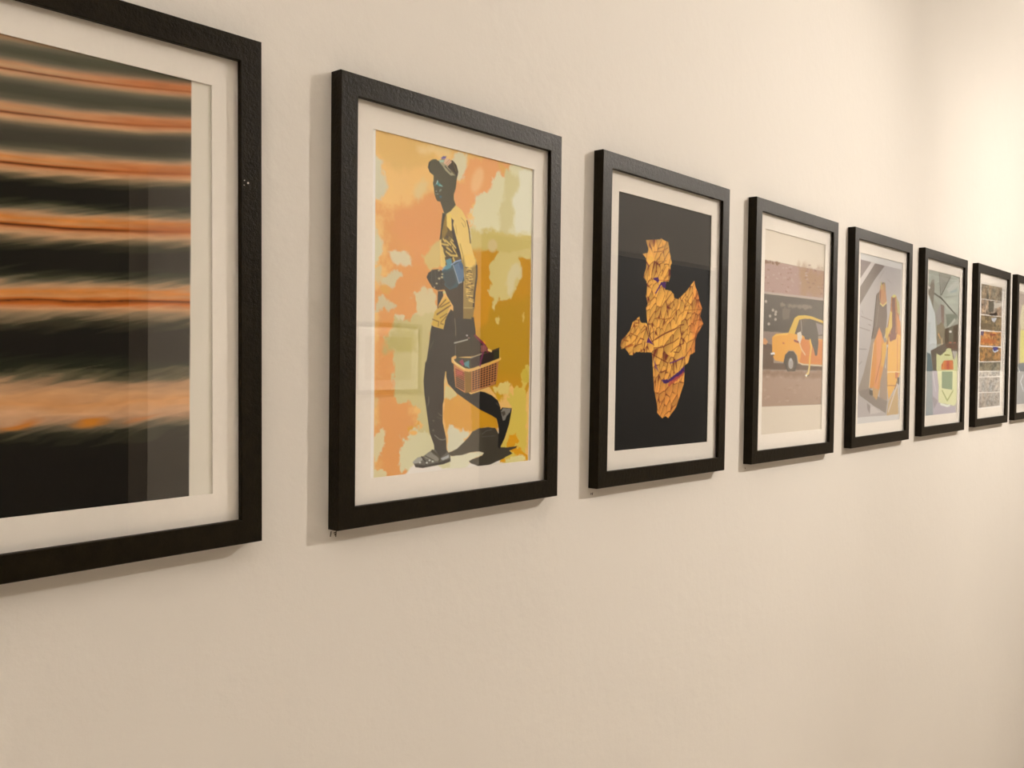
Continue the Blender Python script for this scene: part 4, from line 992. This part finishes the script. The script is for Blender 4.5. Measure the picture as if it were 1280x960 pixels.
        ['p',[718,-34,712,-24,694,-14,666,-7,630,-1,590,1,550,0,514,-3,485,-10,466,-18,459,-27,464,-37,482,-46,510,-54,546,-59,585,-62,626,-61,662,-58,692,-51,711,-43],[209,124,95],0.8,0,14,1.0],
        ['p',[1070,-42,1066,-32,1051,-23,1028,-15,999,-10,966,-8,933,-8,903,-12,879,-19,864,-27,858,-37,862,-47,876,-56,899,-64,928,-69,961,-71,994,-70,1024,-67,1048,-60,1064,-52],[195,108,87],0.8,0,14,1.0],
        ['p',[-1221,32,-485,15,-445,133,-845,199,-873,667,-1176,668],[207,219,226],1,0,14,1.0],
        ['p',[-1268,206,-902,258,-688,667,-676,1710,-1224,1701],[103,131,143],1.5,0,14,1.0],
        ['p',[-908,180,155,-20,1243,-46,1226,644,-690,648],[111,103,95],1,0,14,1.0],
        ['p',[-470,232,-147,287,236,180,298,118,629,71,776,212,858,376,1190,185,1224,623,1218,1439,1049,1519,-258,1405,-223,1006,-442,608],[224,233,185],0.8,0.4,14,1.0],
        ['p',[-752,648,-376,647,-255,1006,-226,1405,68,1453,1156,1543,1204,1722,-676,1710],[176,174,195],1,0,14,1.0],
        ['l',[-684,726,-468,1122],[197,200,215],5.28,0.7,1.0],
        ['p',[-1176,668,-750,667,-614,1712,-1224,1701],[129,150,164],1.5,0,14,1.0],
        ['p',[-710,1237,-261,1365,-563,1556],[146,143,161],3,0,14,1.0],
        ['p',[-66,506,121,404,858,387,911,624,-58,626],[225,139,85],0.7,0,14,1.0],
        ['p',[319,402,553,400,570,625,369,625],[208,102,78],1,0,14,1.0],
        ['l',[123,424,71,606],[237,187,97],3.52,0.7,1.0],
        ['p',[-22,667,845,666,846,1120,7,1069],[110,148,112],0.8,0,14,1.0],
        ['p',[772,151,1189,164,997,396],[196,195,194],1.5,0,14,1.0],
        ['l',[176,262,577,267],[163,166,104],3.08,0.7,1.0],
        ['l',[44,1130,459,1381,916,1142],[149,169,91],4.4,0.7,1.0],
        ['l',[-62,1449,469,1514,670,1499],[233,245,242],4.4,0.7,1.0],
        ['p',[223,-2,1244,-25,1185,122,768,109,295,78],[110,81,65],1.2,1,14,1.0],
    ],
    6: [
        ['fill',[247,247,247]],
        ['tiles',[-1077,-1656,1037,-1689,1057,-1298,-1064,-1257],[151,141,123]],
        ['tiles',[-1063,-1242,1058,-1287,1056,-873,-1044,-849],[170,156,141]],
        ['tiles',[-1042,-819,1057,-856,1054,-448,-1037,-430],[146,131,101]],
        ['tiles',[-1034,-390,1056,-427,1053,-23,-1059,-9],[191,139,79]],
        ['tiles',[-1114,22,1081,19,1067,392,-1094,421],[167,130,75]],
        ['tiles',[-1093,441,1069,413,1059,658,-1087,671],[139,134,114]],
        ['tiles',[-1085,697,1061,679,1057,818,-1089,826],[155,157,156]],
        ['tiles',[-1087,846,1060,846,1065,1259,-1068,1246],[145,147,149]],
        ['tiles',[-1066,1266,1067,1276,1069,1656,-1061,1664],[145,142,140]],
        ['p',[-343,-1239,189,-1249,176,-958,-354,-932],[112,110,99],1.5,1,14,1.0],
        ['p',[190,-1238,1060,-1266,1069,-1171,208,-1042],[213,210,202],3,1,14,1.0],
        ['p',[-238,-897,607,-958,614,-874,-234,-846],[24,11,10],1.5,1,14,1.0],
        ['p',[0,-785,541,-808,318,-674,45,-704],[212,221,240],1.5,0.6,14,1.0],
        ['p',[-1053,-619,91,-623,105,-458,-1038,-440],[121,107,82],3,1,14,1.0],
        ['p',[-1034,-390,-714,-390,-777,-267,-1025,-280],[106,96,130],1.5,1,14,1.0],
        ['p',[-989,-201,596,-202,448,-94,-1008,-80],[209,102,10],3,2,14,0.6],
        ['p',[-191,-366,502,-367,430,-302,-111,-307],[131,11,10],2,1,14,0.8],
        ['p',[224,5,774,4,701,79,390,127,269,77],[10,10,147],1,0.5,14,1.0],
        ['l',[192,78,392,147,781,88],[197,219,247],3.08,0.7,1.0],
    ],
    7: [
        ['fill',[202,191,184]],
        ['p',[-1325,-2246,1446,-2293,1515,-1659,-1223,-1707],[247,247,247],0.4,0,14,1.0],
        ['p',[-771,-1291,937,-1484,1033,-591,-891,-572,-968,-854],[247,243,216],3,2,14,1.0],
        ['p',[-889,-548,1244,-623,1371,558,-885,451],[247,245,161],2,1,14,1.0],
        ['p',[-1181,486,1368,360,1524,1802,-1208,1720],[140,150,163],2,1,14,1.0],
        ['p',[-1158,1721,1512,1695,1556,2098,-1230,2006],[247,247,247],0.4,0,14,1.0],
        ['l',[-1173,561,-856,710],[240,246,247],4.84,0.7,1.0],
        ['l',[-432,836,-724,1012,-334,1295],[214,226,240],6.6,0.7,1.0],
    ],
}

def make_print(i, nx, ny, parent, y):
    s = Sheet(nx, ny, 100 + 37 * i)
    for o in OPS[i]:
        s.op(o)
    V = np.empty((ny, nx, 3), np.float32)
    V[..., 0] = s.X / 1000; V[..., 1] = 0; V[..., 2] = -s.Y / 1000
    idx = np.arange(nx * ny).reshape(ny, nx)
    Q = np.stack([idx[:-1, :-1], idx[1:, :-1], idx[1:, 1:], idx[:-1, 1:]], -1).reshape(-1, 4)
    me = bpy.data.meshes.new('print')
    me.vertices.add(nx * ny); me.vertices.foreach_set('co', V.ravel())
    nf = len(Q)
    me.loops.add(nf * 4); me.loops.foreach_set('vertex_index', Q.ravel().astype(np.int32))
    me.polygons.add(nf); me.polygons.foreach_set('loop_start', np.arange(0, nf * 4, 4, dtype=np.int32))
    me.update(calc_edges=True)
    at = me.color_attributes.new('ink', 'FLOAT_COLOR', 'POINT')
    at.data.foreach_set('color', np.concatenate([np.clip(s.C, 0, 1), np.ones((ny, nx, 1))], -1).astype(np.float32).ravel())
    return link('print', me, M_PRINT, parent, (0, y, 0))

# ------------------------------------------------------------------ picture frames
FW, FH, FD, FM = .33353, .43, .01482, .02087        # outer width, height, depth, moulding width
def moulding_mesh(w=FW, h=FH):
    # L-shaped profile (inset from the outer edge, depth) swept round with mitred corners
    b = .0007
    prof = [(0, -.0003), (0, -FD + b), (b, -FD), (FM - b, -FD), (FM, -FD + b), (FM, -.0103), (FM - .006, -.0103), (FM - .006, -.0003)]
    V = []; Fc = []
    for sx, sz in ((-1, -1), (1, -1), (1, 1), (-1, 1)):
        for ins, y in prof:
            V.append((sx * (w / 2 - ins), y, sz * (h / 2 - ins)))
    n = len(prof)
    for k in range(4):
        for j in range(n):
            a = k * n + j; c = k * n + (j + 1) % n; d = ((k + 1) % 4) * n + (j + 1) % n; e = ((k + 1) % 4) * n + j
            Fc.append((a, c, d, e))
    me = mesh_from('frame_moulding', V, Fc)
    bm = bmesh.new(); bm.from_mesh(me); bmesh.ops.recalc_face_normals(bm, faces=bm.faces); bm.to_mesh(me); bm.free()
    return me

def ring_mesh(name, w, h, wx, wz, y0, y1):
    V = []
    for y in (y0, y1):
        for a, c in ((w / 2, h / 2), (wx, wz)):
            V += [(-a, y, -c), (a, y, -c), (a, y, c), (-a, y, c)]
    Fc = []
    for k in range(4):
        l = (k + 1) % 4
        Fc += [(k, l, 4 + l, 4 + k), (8 + k, 12 + k, 12 + l, 8 + l), (k, 8 + k, 8 + l, l), (4 + k, 4 + l, 12 + l, 12 + k)]
    me = mesh_from(name, V, Fc)
    bm = bmesh.new(); bm.from_mesh(me); bmesh.ops.recalc_face_normals(bm, faces=bm.faces); bm.to_mesh(me); bm.free()
    return me

def slab_mesh(name, w, h, y0, y1):
    bm = bmesh.new(); add_box(bm, -w / 2, y0, -h / 2, w / 2, y1, h / 2)
    return bm_mesh(name, bm)

IN_W, IN_H = FW - 2 * (FM - .0055), FH - 2 * (FM - .0055)
ME_MOULD = moulding_mesh()
ME_MAT = ring_mesh('mat_board', IN_W, IN_H, .1222, .1695, -.0088, -.0078)
ME_GLASS = slab_mesh('glass_pane', IN_W, IN_H, -.0102, -.0090)
ME_BACK = slab_mesh('backing_board', IN_W, IN_H, -.0068, -.0040)
def first_use(me, mat):
    me.materials.append(mat)
for me_, m_ in ((ME_MOULD, M_BLACK), (ME_MAT, M_MAT), (ME_GLASS, M_GLASS), (ME_BACK, M_BACK)):
    first_use(me_, m_)

def part(name, me, parent):
    o = bpy.data.objects.new(name, me); col.objects.link(o); o.parent = parent
    return o

FRAMES = [  # x of the centre, height offset, tilt, grid of the print, label
    (.31226, -.00135, .00862, (330, 520), 'black wooden picture frame at the left edge with blurred orange and black stripes'),
    (.73038, -.00194, .00079, (400, 640), 'black picture frame with a person in a cap carrying a basket on orange wash'),
    (1.14772, -.00238, -.00611, (330, 500), 'black picture frame with a cracked orange map shape on a black ground'),
    (1.57058, -.00257, -.00659, (240, 360), 'black picture frame with a yellow car parked outside a pink walled shop'),
    (1.98881, -.00109, .00064, (170, 280), 'black picture frame with two figures in long orange robes on pale ground'),
    (2.40722, .00067, -.00028, (150, 260), 'black picture frame with a grey umbrella above a yellow green bag'),
    (2.83616, .00311, .00009, (140, 280), 'black picture frame holding rows of tiny snapshots like a contact sheet'),
    (3.24877, .00555, -.00094, (120, 200), 'black picture frame cut off by the right edge of the photo, yellow and grey print'),
]
GROUP = 'black framed prints in a row on the white wall'
roots = []
for i, (x, z, r, (nx, ny), label) in enumerate(FRAMES):
    e = bpy.data.objects.new('picture_frame', None); col.objects.link(e)
    e.empty_display_size = .05
    e.location = (x, 0, CZ + z); e.rotation_euler = (0, -r, 0)
    tag(e, label, 'picture frame', GROUP)
    part('frame_moulding', ME_MOULD, e)
    mt = part('mat_board', ME_MAT, e)
    make_print(i, nx, ny, e, -.0074)
    part('backing_board', ME_BACK, e)
    part('glass_pane', ME_GLASS, e)
    roots.append(e)

# two chips in the black paint of the first frame, near the top of its right side
bm = bmesh.new()
for cx, cz, r in ((.1528, .0928, .0011), (.1492, .0945, .0006), (.1489, .0905, .0005)):
    bmesh.ops.create_icosphere(bm, subdivisions=1, radius=r, matrix=__import__('mathutils').Matrix.Translation((cx, -FD, cz)) @ __import__('mathutils').Matrix.Diagonal((1, .15, .8, 1)))
me = bm_mesh('paint_chip', bm)
chip = link('paint_chip', me, M_CHIP, roots[0])
tag(chip, 'pale chips in the black paint')

# ------------------------------------------------------------------ the room
WY = -2.76           # opposite wall
XB, XE = -2.2, 17.0  # back and far end
HC = 2.95            # ceiling height
def struct(name, boxes, mat, bevel=0):
    bm = bmesh.new()
    for bx in boxes:
        add_box(bm, *bx)
    o = link(name, bm_mesh(name, bm), mat)
    tag(o, kind='structure')
    return o
wall = struct('wall_left', [(XB, 0, 0, XE, .15, HC)], M_WALL)
HD = 2.215           # underside of the openings' lintels
struct('wall_right', [
    (XB, WY - .15, HD, 2.0 - .15, WY, HC),            # lintel over the opening behind the camera
    (2.0 - .15, WY - .15, 0, 3.74, WY, HC),           # pier with the landscape picture
    (3.74, WY - .15, HD, 6.6, WY, HC),                # lintel over the wide opening
    (6.6, WY - .15, 0, 10.5, WY, HC),
    (10.5, WY - .15, 0, XE, WY, 1.452),                # low wall, open above
    (10.5, WY - .15, 2.6, XE, WY, HC),
], M_WALL2)
struct('wall_back', [(XB - .15, -6.0, 0, XB, .15, HC)], M_WALL2)
struct('wall_front', [(XE, -6.0, 0, XE + .15, .15, HC)], M_WALL2)
struct('wall_rear', [(XB, -6.0, 0, XE, -5.85, HC)], M_DARKWALL)
struct('floor', [(XB - .15, -6.0, -.12, XE + .15, .15, 0)], M_FLOOR)
struct('ceiling', [(XB - .15, -6.0, HC, XE + .15, .15, HC + .12)], M_CEIL)
struct('baseboard_left', [(XB, -.014, 0, XE, 0, .09)], M_WALL2)

# pencil ticks on the wall under three frames, left by whoever hung them
def pencil(x, z, strokes):
    bm = bmesh.new()
    for x0, z0, x1, z1 in strokes:
        a = np.array([x + x0, z + z0]); b_ = np.array([x + x1, z + z1]); d = b_ - a; n = np.array([-d[1], d[0]]) / (np.hypot(*d) + 1e-9) * .0005
        vs = []
        for y in (-.0003, .0001):
            vs += [bm.verts.new((p[0], y, p[1])) for p in (a + n, b_ + n, b_ - n, a - n)]
        for f in ((0, 1, 2, 3), (7, 6, 5, 4), (0, 4, 5, 1), (1, 5, 6, 2), (2, 6, 7, 3), (3, 7, 4, 0)):
            bm.faces.new([vs[j] for j in f])
    o = link('pencil_mark', bm_mesh('pencil_mark', bm), M_GRAPH, wall)
    tag(o, 'small pencil mark under a picture frame')
pencil(.5675, 1.3305, [(0, 0, -.001, -.005), (.003, -.002, .006, -.0015), (.006, -.0005, .0055, -.006), (.004, -.004, .006, -.003), (.0025, .001, .0035, .001)])
pencil(.986, 1.327, [(0, 0, 0, -.003), (.0015, -.001, .0035, -.002), (.0035, 0, .003, -.0035)])
pencil(1.409, 1.3265, [(0, 0, .002, -.001), (.001, .0005, .001, -.0015)])

# landscape picture on the opposite wall, seen mirrored in the second frame's glass
e = bpy.data.objects.new('picture_frame', None); col.objects.link(e)
e.location = (3.08, WY, CZ - .045); e.rotation_euler = (0, 0, math.pi)
tag(e, 'landscape picture in a dark frame on the opposite wall, mirrored faintly in glass', 'picture frame')
LW, LH = .43, .345
o = link('frame_moulding', moulding_mesh(LW, LH), M_BLACK, e)
lw, lh = LW - 2 * (FM - .0055), LH - 2 * (FM - .0055)
link('mat_board', ring_mesh('mat_board', lw, lh, .15, .105, -.0088, -.0078), M_MAT, e)
m, nt, b = new_mat('pale_drawing')
nt.links.new(ramp(nt, noise(nt, 14, 4, .6, obj_coords(nt)), [(.35, (.42, .39, .33)), (.65, (.6, .56, .5))]), b.inputs['Base Color'])
link('print', slab_mesh('print', .32, .23, -.0075, -.0070), m, e)
link('backing_board', slab_mesh('backing_board', lw, lh, -.0066, -.0040), M_BACK, e)
link('glass_pane', slab_mesh('glass_pane', lw, lh, -.0102, -.0090), M_GLASS, e)

# ------------------------------------------------------------------ lights: two track spots, the rest added as unseen fill
def spot(name, loc, aim, power, angle, blend, radius, color=(1, .905, .80)):
    L = bpy.data.lights.new(name, 'SPOT')
    L.energy = power; L.spot_size = math.radians(angle); L.spot_blend = blend
    L.shadow_soft_size = radius; L.color = color
    o = bpy.data.objects.new(name, L); col.objects.link(o)
    o.location = loc
    from mathutils import Vector
    o.rotation_euler = (Vector(aim) - Vector(loc)).to_track_quat('-Z', 'Y').to_euler()
    return o
LK = 1.28                                            # shared power factor of the track spots and added fills
spot('track_and_fill_spot', (2.80, -1.34, CZ + 1.01), (-.1, 0, CZ - .15), 94 * LK, 84, 1.0, .02)
spot('track_and_fill_spot', (2.88, -1.34, CZ + 1.01), (3.0, -1.0, CZ - .99), 136 * LK, 164, 1.0, .02)
spot('track_and_fill_spot', (5.5, -1.34, CZ + 1.01), (3.3, 0, CZ + 1.7), 100 * LK, 90, 1.0, .06)  # added wash that brightens the upper right of the wall
spot('track_and_fill_spot', (4.0, -1.34, CZ + 1.01), (2.65, 0, CZ + 1.05), 34 * LK, 58, 1.0, .06)  # added small fill for the darker patch between the beams
for k, (x, p) in enumerate(((2.95, 120), (7.4, 110), (9.0, 110), (11.0, 170), (13.5, 170), (15.5, 170))):
    spot('track_and_fill_spot', (x, -1.34, CZ + 1.01), (x, WY, CZ - .1), p * LK, 100, .8, .04)  # added: light the opposite wall for bounce and haze in the glass
for x, p in ((-1.4, 420), (-.2, 480), (1.0, 440), (2.4, 240), (4.2, 110), (5.6, 110), (7.2, 180), (9.0, 180)):
    spot('fill_downlight', (x, -1.1, HC - .02), (x, -1.1, 0), p * .62 * LK, 44, .3, .06)  # added fill: bounces off the floor as ambient light
for x, p in ((-1.2, 160), (0, 140), (1.2, 36), (2.6, 14), (3.6, 44), (5.2, 50), (6.6, 30), (8.0, 50)):
    spot('fill_uplight', (x, -1.2, HC - .75), (x, -1.0, HC), p * .72 * LK, 130, .8, .06)  # added fill without fixtures: ceiling bounce for soft light from above
spot('rear_fill_light', (13.5, -4.2, HC - .1), (13.5, -5.85, 1.2), 330, 120, .8, .06)  # added to lift the dark reflections in the far frames

w = bpy.data.worlds.new('World'); scene.world = w
w.use_nodes = True
w.node_tree.nodes['Background'].inputs['Color'].default_value = (.0, .0, .0, 1)

# ------------------------------------------------------------------ camera
from mathutils import Matrix
f = np.array([0.75697717, 0.65304342, -0.02280014])
r_ = np.array([0.65337688, -0.75693165, 0.0123749])
u = np.array([0.0091768, 0.02426461, 0.99966345])
cam = bpy.data.cameras.new('camera')
cam.sensor_fit = 'HORIZONTAL'; cam.sensor_width = 36
cam.lens = 36 * 1183.5646 / 1280
cam.clip_start = .02
co = bpy.data.objects.new('camera', cam); col.objects.link(co)
R = np.stack([r_, u, -f], 1)
Mx = Matrix([[*R[0], 0], [*R[1], -.71435], [*R[2], CZ - .05689], [0, 0, 0, 1]])
co.matrix_world = Mx
scene.camera = co

vs = scene.view_settings
vs.view_transform = 'Standard'; vs.look = 'None'; vs.gamma = 1.0; vs.use_curve_mapping = False
vs.exposure = 0.0
